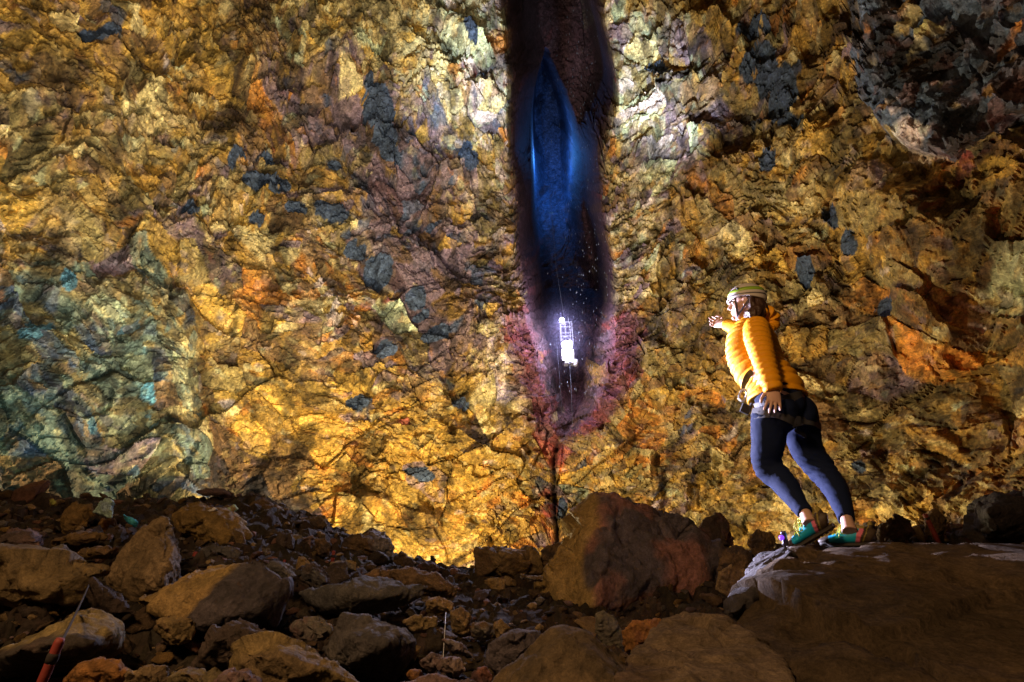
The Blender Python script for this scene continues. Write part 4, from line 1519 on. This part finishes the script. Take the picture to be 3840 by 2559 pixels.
def wrap(name, bv, c, ax_x, ax_y, a0, a1, w, off=.004, n=60, tilt=None):
    """webbing that hugs a surface: cast inward from a ring round c"""
    pts, nr = [], []
    for i in range(n + 1):
        a = R(a0 + (a1 - a0) * i / n)
        d = ax_x * math.cos(a) + ax_y * math.sin(a)
        h = bv.ray_cast(c + d * .5, -d)
        if h[0] is None:
            continue
        pts.append(h[0] + d * off)
        nr.append(d)
    for _ in range(2):
        pts = [pts[0]] + [(pts[i - 1] + pts[i] * 2 + pts[i + 1]) / 4 for i in range(1, len(pts) - 1)] + [pts[-1]]
    return ribbon(name, pts, w, M_WEB, harness or person, nr)


# leg loops: planes that dip from the hip toward the back of the thigh
cL = J(2895, 1572, 3.62)
xL = Vector((1, .1, -.42)).normalized()
yL = Vector((-.12, 1, .10)).normalized()
harness = wrap("harness", LB, cL, xL, yL, 0, 360, .046)
cR = J(3000, 1600, 3.74)
wrap("leg_loop", LB, cR, Vector((1, .1, -.12)).normalized(), Vector((-.1, 1, .0)), -180, 180, .042)
# waist belt seen below the hem
cW = J(2925, 1500, 3.67)
wrap("waist_belt", LB, J(2925, 1502, 3.67), Vector((1, .1, .28)).normalized(), Vector((-.1, 1, .05)).normalized(), 0, 360, .045)
# looped webbing tail on the front of the jacket
pts, nr = [], []
for sx, sy in ((2822, 1393), (2806, 1408), (2796, 1428), (2791, 1450), (2792, 1472), (2800, 1492)):
    h = JB.ray_cast(Vector((0, 0, 0)), ray(sx, sy))
    if h[0] is not None:
        pts.append(h[0] - ray(sx, sy).normalized() * .012)
        nr.append(-ray(sx, sy).normalized())
if len(pts) > 3:
    ribbon("webbing_loop", resample(pts, 16), .036, M_WEB, harness, [nr[0]] * 16)
# metal at the front and the black buckle at the back of the thigh
m = MB()
for k in range(24):
    a = 2 * math.pi * k / 24
    a2 = 2 * math.pi * (k + 1) / 24
    c = J(2786, 1482, 3.58)
    e1, e2 = Vector((.75, -.3, .1)), Vector((.25, .1, .95))
    m.tube(c + e1 * .026 * math.cos(a) + e2 * .038 * math.sin(a), c + e1 * .026 * math.cos(a2) + e2 * .038 * math.sin(a2), .006)
part("carabiner", m.mesh("carabiner"), M_METAL, harness)
m = MB()
m.box(J(2795, 1534, 3.55), .05, .02, .055, Matrix.Rotation(R(25), 3, 'Y'))
m.box(J(2813, 1530, 3.55), .012, .026, .06, Matrix.Rotation(R(25), 3, 'Y'))
part("buckle", m.mesh("front_buckle", False), M_BLACK, harness)
h = LB.ray_cast(Vector((0, 0, 0)), ray(2988, 1582))
bp_ = h[0] - ray(2988, 1582) * .012
m = MB()
m.box(bp_, .055, .016, .045, Matrix.Rotation(R(12), 3, 'Y'))
m.box(bp_ + Vector((.004, -.012, .004)), .022, .012, .05, Matrix.Rotation(R(12), 3, 'Y'))
m.tube(bp_ + Vector((-.03, -.01, -.03)), bp_ + Vector((.03, -.012, -.018)), .006)
part("buckle", m.mesh("rear_buckle", False), simple("buckle_gloss", (.03, .03, .04), .15), harness)


# ---- shoes
def shoe_mat():
    m, nt, b = mat_new("shoe_fabric")
    a = nt.nodes.new("ShaderNodeAttribute")
    a.attribute_name = "col"
    nt.links.new(a.outputs["Color"], b.inputs["Base Color"])
    b.inputs["Roughness"].default_value = .6
    return m


M_SHOE = shoe_mat()
M_SOLE = simple("shoe_rubber", (.035, .028, .022), .75, bump=.4, bscale=80, var=.3)


def shoe(H, f, up, ank):
    """H heel point on the sole, f toward the toe, up out of the foot, ank the ankle"""
    f = f.normalized()
    up = (up - f * up.dot(f)).normalized()
    l = up.cross(f)
    Q = lambda x, y, z: H + f * x + l * y + up * z
    mb = MB()
    xs = [-.012, .0, .03, .07, .11, .15, .19, .22, .245, .258]
    hw = [.020, .030, .036, .037, .037, .042, .045, .042, .031, .014]
    ht = [.062, .074, .078, .076, .070, .058, .046, .040, .032, .020]
    P, Q2 = resample([Q(x, 0, .018 + h * .5) for x, h in zip(xs, ht)], 40, [(a, h * .5) for a, h in zip(hw, ht)])
    mb.loft(P, Q2, tuple(l), 28)
    # collar round the ankle
    C = Q(.045, 0, .085)
    mb.loft([Q(.055, 0, .05), Q(.05, 0, .085), Q(.044, 0, .108)], [(.043, .06), (.040, .052), (.038, .048)], tuple(l), 26)
    mb.ball(Q(-.004, 0, .105), .014, .018, .028, Matrix((f, l, up)).transposed(), 14, 10)
    mb.loft(resample([Q(.10, 0, .085), Q(.095, 0, .115), Q(.09, 0, .135)], 8), [(.026, .009)] * 6 + [(.024, .008), (.018, .005)], tuple(l), 14)
    me = remeshed(mb.mesh("shoe"), .0045, 2)
    V = coords(me)
    q = V - np.array(H[:])
    x = q @ np.array(f[:])
    z = q @ np.array(up[:])
    wob = .004 * fbm(V * 30, 2, 431)
    teal, pink, dark, trim = np.array((.0, .36, .58)), np.array((.70, .16, .26)), np.array((.055, .035, .02)), np.array((.28, .22, .05))
    c = np.tile(teal, (len(V), 1))
    s = x + .45 * z + wob
    c[(s < .092)] = pink
    c[(s < .070)] = dark
    c[(x > .205 + wob)] = dark
    c[(z > .108 + wob) | ((z > .094) & (x < .09) & (s > .07))] = trim
    c[(s < .056) & (s > .050)] = trim
    set_cols(me, c)
    o = part("shoe", me, M_SHOE)
    so = MB()
    P, Q2 = resample([Q(x - .004, 0, .011 + (.012 if x > .2 else 0)) for x in xs], 40, [(a + .005, .013) for a in hw])
    so.loft(P, Q2, tuple(l), 24)
    for k in range(9):
        so.box(Q(.005 + k * .027, 0, .0), .012, .06, .012, Matrix((f, l, up)).transposed())
    part("sole", so.mesh("sole", False), M_SOLE, o)
    la = MB()
    for k in range(4):
        x0 = .105 + k * .022
        zt = .100 - k * .011
        la.loft(resample([Q(x0, -.03, zt - .012), Q(x0 + .008, 0, zt + .004), Q(x0 + .016, .03, zt - .014)], 9), [.003] * 9, (0, 0, 1), 8)
    for sgn in (1, -1):
        la.loft(resample([Q(.10, .0, .105), Q(.125, sgn * .035, .12), Q(.15, sgn * .05, .09), Q(.125, sgn * .045, .07), Q(.105, sgn * .01, .10)], 24), [.003] * 24, (0, 0, 1), 8)
        la.loft(resample([Q(.10, .0, .105), Q(.14, sgn * .03, .10), Q(.15, sgn * .055, .055)], 12), [.0028] * 12, (0, 0, 1), 8)
    part("lace", la.mesh("lace"), M_LACE, o)
    return o


LH = J(3122, 1983, 3.36)
shoe(LH, Vector((-.62, .62, -.47)), Vector((-.35, -.05, 1)), LANK)
shoe(J(3276, 2050, 3.40), Vector((-.86, .52, -.04)), Vector((-.02, 0, 1)), RANK)
# ------------------------------------------------------------------ the lift hanging in the shaft
BY = 25.3
M_STEEL = simple("galvanised_steel", (.14, .14, .16), .5, .2)
M_GLOW = simple("lamp_glass", (1, 1, 1), .3, emit=(.86, .88, 1.0), estr=9)
M_GLOW2 = simple("lit_panel", (1, 1, 1), .4, emit=(.90, .90, 1.0), estr=1.6)  # white panel glows in its material to look overexposed
M_WHITE = simple("white_panel", (.30, .30, .33), .5)
lift = empty("work_lift", at(2165, 1370, BY))
tag(lift, "brightly lit steel work lift hanging on a cable in the red mouth of the shaft", "lift")
LO = lift.location.copy()


def lpart(name, mb, mat, parent=None, smooth=False):
    me = mb.mesh(name, smooth)
    me.transform(Matrix.Translation(-LO))
    return link(name, me, mat, parent or lift)


def B(sx, sy, dy=0):
    return at(sx, sy, BY + dy)


mb = MB()
for (a, b) in (((2099, 1215), (2104, 1280)), ((2102, 1215), (2107, 1280)), ((2118, 1212), (2122, 1278)), ((2136, 1208), (2140, 1278)), ((2144, 1205), (2150, 1285))):
    mb.tube(B(*a), B(*b), .016)
for (a, b) in (((2099, 1215), (2104, 1280)), ((2142, 1208), (2148, 1282))):
    mb.tube(B(*a, .6), B(*b, .6), .016)
for yy, xl in ((1249, 0), (1261, 1), (1226, -1), (1208, -1)):
    mb.tube(B(2100 + xl, yy), B(2142 + xl, yy), .018)
    mb.tube(B(2100 + xl, yy, .6), B(2142 + xl, yy, .6), .014)
    mb.tube(B(2100 + xl, yy), B(2100 + xl, yy, .6), .014)
    mb.tube(B(2142 + xl, yy), B(2142 + xl, yy, .6), .014)
mb.tube(B(2104, 1280), B(2120, 1261), .012)
mb.tube(B(2124, 1261), B(2146, 1281), .012)
mb.tube(B(2131, 1191), B(2132, 1210), .012)
lpart("mast_frame", mb, M_STEEL)
lh = lpart("lamp_housing", MB().tube(B(2113, 1214, .05), B(2107, 1203, .12), .10, 16), M_STEEL)
lpart("floodlight", MB().ball(B(2107, 1201, -.05), .115, n=20, m=14), M_GLOW, lh, True)
mb = MB()
P = [(2104, 1290), (2112, 1280), (2140, 1276), (2148, 1290), (2143, 1312), (2112, 1314)]
F = [B(a, b) for a, b in P] + [B(a, b, .7) for a, b in P]
n = len(P)
mb.add(F, [tuple(range(n))[::-1], tuple(range(n, 2 * n))] + [(i, (i + 1) % n, n + (i + 1) % n, n + i) for i in range(n)])
lpart("glow_panel", mb, M_GLOW2)
mb = MB()
for xs in ((2106, 2117), (2138, 2151)):
    mb.add([B(xs[0], 1312), B(xs[1], 1312), B(xs[1] + 1, 1350), B(xs[0] + 3, 1352), B(xs[0], 1312, .7), B(xs[1], 1312, .7), B(xs[1] + 1, 1350, .7), B(xs[0] + 3, 1352, .7)],
           [(3, 2, 1, 0), (4, 5, 6, 7), (0, 1, 5, 4), (1, 2, 6, 5), (2, 3, 7, 6), (3, 0, 4, 7)])
lpart("side_guard", mb, simple("lit_guard", (1, 1, 1), .4, emit=(.9, .9, 1), estr=.55))  # light falling on the guards put in as a faint glow
mb = MB()
mb.add([B(2117, 1314, .1), B(2138, 1314, .1), B(2150, 1358, .1), B(2118, 1358, .1), B(2117, 1314, .6), B(2138, 1314, .6), B(2150, 1358, .6), B(2118, 1358, .6)],
       [(3, 2, 1, 0), (4, 5, 6, 7), (0, 1, 5, 4), (1, 2, 6, 5), (2, 3, 7, 6), (3, 0, 4, 7)])
cabin = lpart("cabin", mb, M_WHITE)
mb = MB()
mb.tube(B(2129, 1314, .05), B(2133, 1358, .05), .015)
mb.tube(B(2118, 1336, .05), B(2148, 1336, .05), .012)
lpart("rail", mb, M_STEEL, cabin)
mb = MB()
mb.box(B(2124, 1364, .3), .17, .6, .09)
mb.box(B(2147, 1363, .3), .19, .6, .09)
floor_ = lpart("platform", mb, M_WHITE)
mb = MB()
mb.ball(B(2160, 1358), .10, .12, .14)
mb.ball(B(2158, 1368), .09, .12, .09)
lpart("bumper", mb, M_WHITE, floor_, True)
lpart("winch", MB().ball(B(2135, 1366, -.05), .07), M_BLACK, None, True)


def strand(name, label, cat, pts, rad, mat, group=None):
    P = [Vector(p) for p in pts]
    mb = MB()
    mb.loft(P, rad if isinstance(rad, list) else [rad] * len(P), (1, .01, 0) if abs((P[-1] - P[0]).normalized().x) < .9 else (0, 1, 0), 8)
    me = mb.mesh(name)
    o = P[0].copy()
    me.transform(Matrix.Translation(-o))
    ob = link(name, me, mat)
    ob.location = o
    return tag(ob, label, cat, group)


M_CABLE = simple("wire_cable", (.10, .11, .15), .5, .2)
strand("steel_cable", "thin steel cable running up the blue shaft from the top of the lit lift", "cable", [B(2118, 1205, .3), at(2085, 1000, 26.5), at(2055, 640, 29.5), at(2028, 420, 31.5), at(2016, 310, 32.5)], [.006, .006, .008, .010, .010], M_CABLE)
strand("guide_cable", "guide cable hanging straight down under the lit lift", "cable", [B(2137, 1370, .2), B(2143, 1480, .2), B(2149, 1660, -.6)], [.018, .008, .005], M_CABLE)
strand("guide_cable", "fine bright guide line hanging left of the lit lift", "cable", [B(2086, 1260, .5), B(2092, 1340, .5), B(2099, 1420, .5), B(2108, 1560, .2)], [.005, .010, .006, .004], M_CABLE)

# fine spray round the lift, added and tinted violet for the lamps' halo
mm, nt_, b_ = mat_new("added_halo_mist")
nt_.nodes.remove(b_)
pv = nt_.nodes.new("ShaderNodeVolumePrincipled")
tcm = nt_.nodes.new("ShaderNodeTexCoord")
grm = nt_.nodes.new("ShaderNodeTexGradient")
grm.gradient_type = 'QUADRATIC_SPHERE'
mpm = nt_.nodes.new("ShaderNodeMapping")
mpm.inputs["Scale"].default_value = (1 / 1.7, 1 / 1.5, 1 / 2.4)
mum = nt_.nodes.new("ShaderNodeMath")
mum.operation = 'MULTIPLY'
mum.inputs[1].default_value = 0.13
nt_.links.new(tcm.outputs["Object"], mpm.inputs["Vector"])
nt_.links.new(mpm.outputs[0], grm.inputs["Vector"])
nt_.links.new(grm.outputs["Fac"], mum.inputs[0])
nt_.links.new(mum.outputs[0], pv.inputs["Density"])
pv.inputs["Color"].default_value = (.62, .58, 1, 1)
nt_.links.new(pv.outputs[0], nt_.nodes["Material Output"].inputs["Volume"])
link("mist", MB().ball((0, 0, 0), 1.7, 1.5, 2.4, n=24, m=16).mesh("mist"), mm, kind="stuff").location = at(2115, 1265, 25.2)
# falling drops, small beads of water
M_WATER = simple("water", (.35, .42, .55), .1)
M_WATER.node_tree.nodes["Principled BSDF"].inputs["Specular IOR Level"].default_value = 1.0
g2 = np.random.default_rng(11)
mb = MB()
for i in range(260):
    sy = g2.uniform(20, 1480)
    t = sy / 1480
    cxm = 2150 + 60 * math.sin(t * 3) + 20 * t
    sx = g2.normal(cxm, 75 - 20 * t)
    if sx < 1960 or sx > 2290:
        continue
    y = g2.uniform(22.5, 25.0)
    l = g2.uniform(.04, .10)
    c = at(sx, sy, y)
    r_ = .0075 * g2.uniform(.7, 1.2)
    V = [c + Vector((0, 0, l)), c + Vector((0, 0, -l))] + [c + Vector((r_ * math.cos(a), r_ * math.sin(a), -l * .35)) for a in (0, 1.57, 3.14, 4.71)]
    mb.add(V, [(0, 2, 3), (0, 3, 4), (0, 4, 5), (0, 5, 2), (1, 3, 2), (1, 4, 3), (1, 5, 4), (1, 2, 5)])
link("falling_drops", mb.mesh("falling_drops"), M_WATER, kind="stuff")
wt = [at(1672, 2296, 3.75), at(1666, 2400, 3.6), at(1658, 2520, 3.5), at(1652, 2660, 3.42)]
strand("water_thread", "thin pale thread of water falling among the stones at the bottom centre", "water thread", wt, [.0017] * 4, simple("water_pale", (.8, .82, .9), .3))

# ------------------------------------------------------------------ red marker stakes and the line between them
M_RED = simple("red_stake", (.19, .022, .015), .7, bump=.15, bscale=60, var=.25)
M_ROPE = simple("dark_line", (.018, .013, .012), .9)


def stake(label, top, bot, Y, r, Y2=None):
    o = empty("marker_stake", at(*bot, Y2 or Y))
    tag(o, label, "stake", "red marker stakes")
    a, b = at(*top, Y) - o.location, Vector((0, 0, 0))
    d = (a - b).normalized()
    me = MB().loft([b - d * .15, b, a - d * .01, a], [r, r, r, r * .8], (1, 0, 0), 14).mesh("pole")
    link("pole", me, M_RED, o)
    me = MB().loft([a - d * .06, a - d * .05, a - d * .042, a - d * .035], [r * 1.02, r * 1.15, r * 1.15, r * 1.02], (1, 0, 0), 14).mesh("knot")
    link("knot", me, M_ROPE, o)
    return at(*top, Y) - d * .045


s1 = stake("thick red pole leaning out of the bottom left corner", (228, 2395), (140, 2600), 1.75, .0125)
s2 = stake("short bright red stake right of the shark-fin boulder", (736, 2070), (716, 2132), 5.3, .020)
s3 = stake("tiny red stake standing above the grey lozenge stone", (1069, 2100), (1058, 2135), 5.6, .013)
s4 = stake("dull red stake standing behind the yellow-patched wedge", (1128, 2046), (1118, 2095), 6.3, .016)
s5 = stake("dull red stake standing between the square rock and the humped boulder", (1252, 2066), (1246, 2110), 6.0, .016)
s6 = stake("slanting red stake in the dark rubble at the right edge", (3468, 1928), (3502, 1998), 6.6, .024)


def line(label, a, b, sag):
    P = [a.lerp(b, i / 16) - Vector((0, 0, sag * 4 * (i / 16) * (1 - i / 16))) for i in range(17)]
    strand("barrier_line", label, "line", P, .0045, M_ROPE)


line("dark slack line from the corner pole up past the black wedge", s1, at(345, 2165, 4.1), .02)
line("dark line from the shark-fin boulder to the bright red stake", at(480, 2085, 4.55), s2, .03)
line("dark line from the bright red stake across the dark slate block", s2, s4, .04)
line("dark line between the two dull red stakes", s4, s5, .02)

# small gadget by the shoe
gd = empty("pocket_lamp", at(2940, 2046, 3.5))
tag(gd, "small dark pocket lamp with a violet lens on the slab edge beside the shoe", "lamp")


def gpart(name, mb, mat, parent=None):
    me = mb.mesh(name)
    me.transform(Matrix.Translation(-gd.location))
    return link(name, me, mat, parent or gd)


gb = gpart("body", MB().loft(resample([at(2945, 2048, 3.5), at(2943, 2020, 3.5), at(2936, 1992, 3.5)], 10), [.014, .016, .016, .016, .015, .013, .012, .014, .016, .012], (1, 0, 0), 14), simple("gadget_plastic", (.03, .025, .035), .2))
gpart("lens", MB().ball(at(2931, 2017, 3.475), .014, n=16, m=10), simple("violet_lens", (.25, .10, .9), .12, emit=(.25, .06, 1), estr=1.0), gb)
gpart("clip", MB().loft([at(2960, 2040, 3.48), at(2970, 2020, 3.48)], [.003, .003], (0, 1, 0), 8), M_METAL, gb)
# ------------------------------------------------------------------ lamps of the cave and added fill lights
def lamp(name, kind, loc, power, col, size=0.15, aim=None, cone=90, blend=.6):
    d = bpy.data.lights.new(name, kind)
    d.energy = power
    d.color = col
    if kind in ('SPOT', 'POINT'):
        d.shadow_soft_size = size
    if kind == 'SPOT':
        d.spot_size = R(cone)
        d.spot_blend = blend
    if kind == 'AREA':
        d.size = size
    o = bpy.data.objects.new(name, d)
    COL.objects.link(o)
    o.location = loc
    if aim is not None:
        o.rotation_euler = (Vector(aim) - Vector(loc)).to_track_quat('-Z', 'Y').to_euler()
    return o


AMB = (1.0, 0.80, 0.46)
WARM = (1.0, 0.89, 0.68)
COOL = (0.70, 0.84, 1.0)
VIO = (0.72, 0.70, 1.0)
# floods standing in the hollow behind the rubble crest, washing the wall from below
lamp("flood_lamp", 'POINT', at(1500, 2170, 17.2), 4600, AMB, .2)
lamp("flood_lamp", 'SPOT', at(2500, 2100, 13), 2500, WARM, .2, at(2330, 700, 22), 95, 1)
lamp("flood_lamp", 'POINT', at(3000, 2110, 14.5), 600, AMB, .15)
lamp("flood_lamp", 'SPOT', at(420, 1830, 9.0), 560, (0.30, .92, 1.0), .15, at(330, 1450, 16), 95, 1)
lamp("flood_lamp", 'SPOT', at(1000, 1975, 11.5), 4200, WARM, .2, at(1150, 500, 22), 120, 1)
# unseen spot added near the camera to wash the left wall frontally
lamp("wall_fill", 'SPOT', (-2.6, 2.6, 1.5), 6000, WARM, .2, at(1000, 560, 22), 74, 1)
# cold floods by the shaft
lamp("shaft_lamp", 'SPOT', at(1600, 700, 16), 5500, COOL, .2, at(1810, 150, 24), 46, 1)
lamp("shaft_lamp", 'SPOT', at(2600, 700, 16), 5500, COOL, .2, at(2400, 150, 24), 44, 1)
# the work lift's own lamps
lamp("lift_lamp", "POINT", at(2103, 1205, 24.6), 200, VIO, .1)
lamp("lift_lamp", 'POINT', at(2128, 1300, 24.7), 170, VIO, .1)
lamp("lift_lamp", 'POINT', at(2100, 1260, 22.6), 260, (.85, .75, 1), .1)
lamp("lift_lamp", 'SPOT', at(2107, 1195, 23.8), 8000, VIO, .15, (-2.0, 5.0, -.2), 15, .6)
# daylight that comes down the shaft
lamp("daylight", 'POINT', at(2050, 590, 36.8), 850, (0.06, 0.30, 1.0), .3)
# cold lamp among the rocks to the left, on the visitor
LK = at(1110, 1880, 7.8)
lamp("visitor_lamp", 'SPOT', LK, 13500, VIO, .04, at(2900, 1470, 3.7), 31, .3)
# weak warm fill, unseen, added behind the camera for the foreground
lamp("fill_lamp", 'POINT', (-2.2, -.6, 3.2), 720, (1.0, .60, .28), .4)
lamp("red_lamp", 'POINT', at(3900, 1335, 11.0), 60, (1, .06, .03), .1)

w = bpy.data.worlds.new("World")
scene.world = w
w.use_nodes = True
nt = w.node_tree
bg = nt.nodes["Background"]
sky = nt.nodes.new("ShaderNodeTexSky")
sky.sky_type = 'NISHITA'
sky.sun_disc = False
sky.sun_elevation = R(2)
sky.sun_rotation = R(200)
nt.links.new(sky.outputs[0], bg.inputs["Color"])
bg.inputs["Strength"].default_value = 0.012

vs = scene.view_settings
vs.view_transform = 'Standard'
vs.look = 'None'
vs.exposure = 0
vs.gamma = 1
scene.cycles.use_denoising = True
scene.cycles.max_bounces = 4
scene.cycles.volume_bounces = 0
scene.cycles.diffuse_bounces = 2
scene.cycles.sample_clamp_indirect = 4
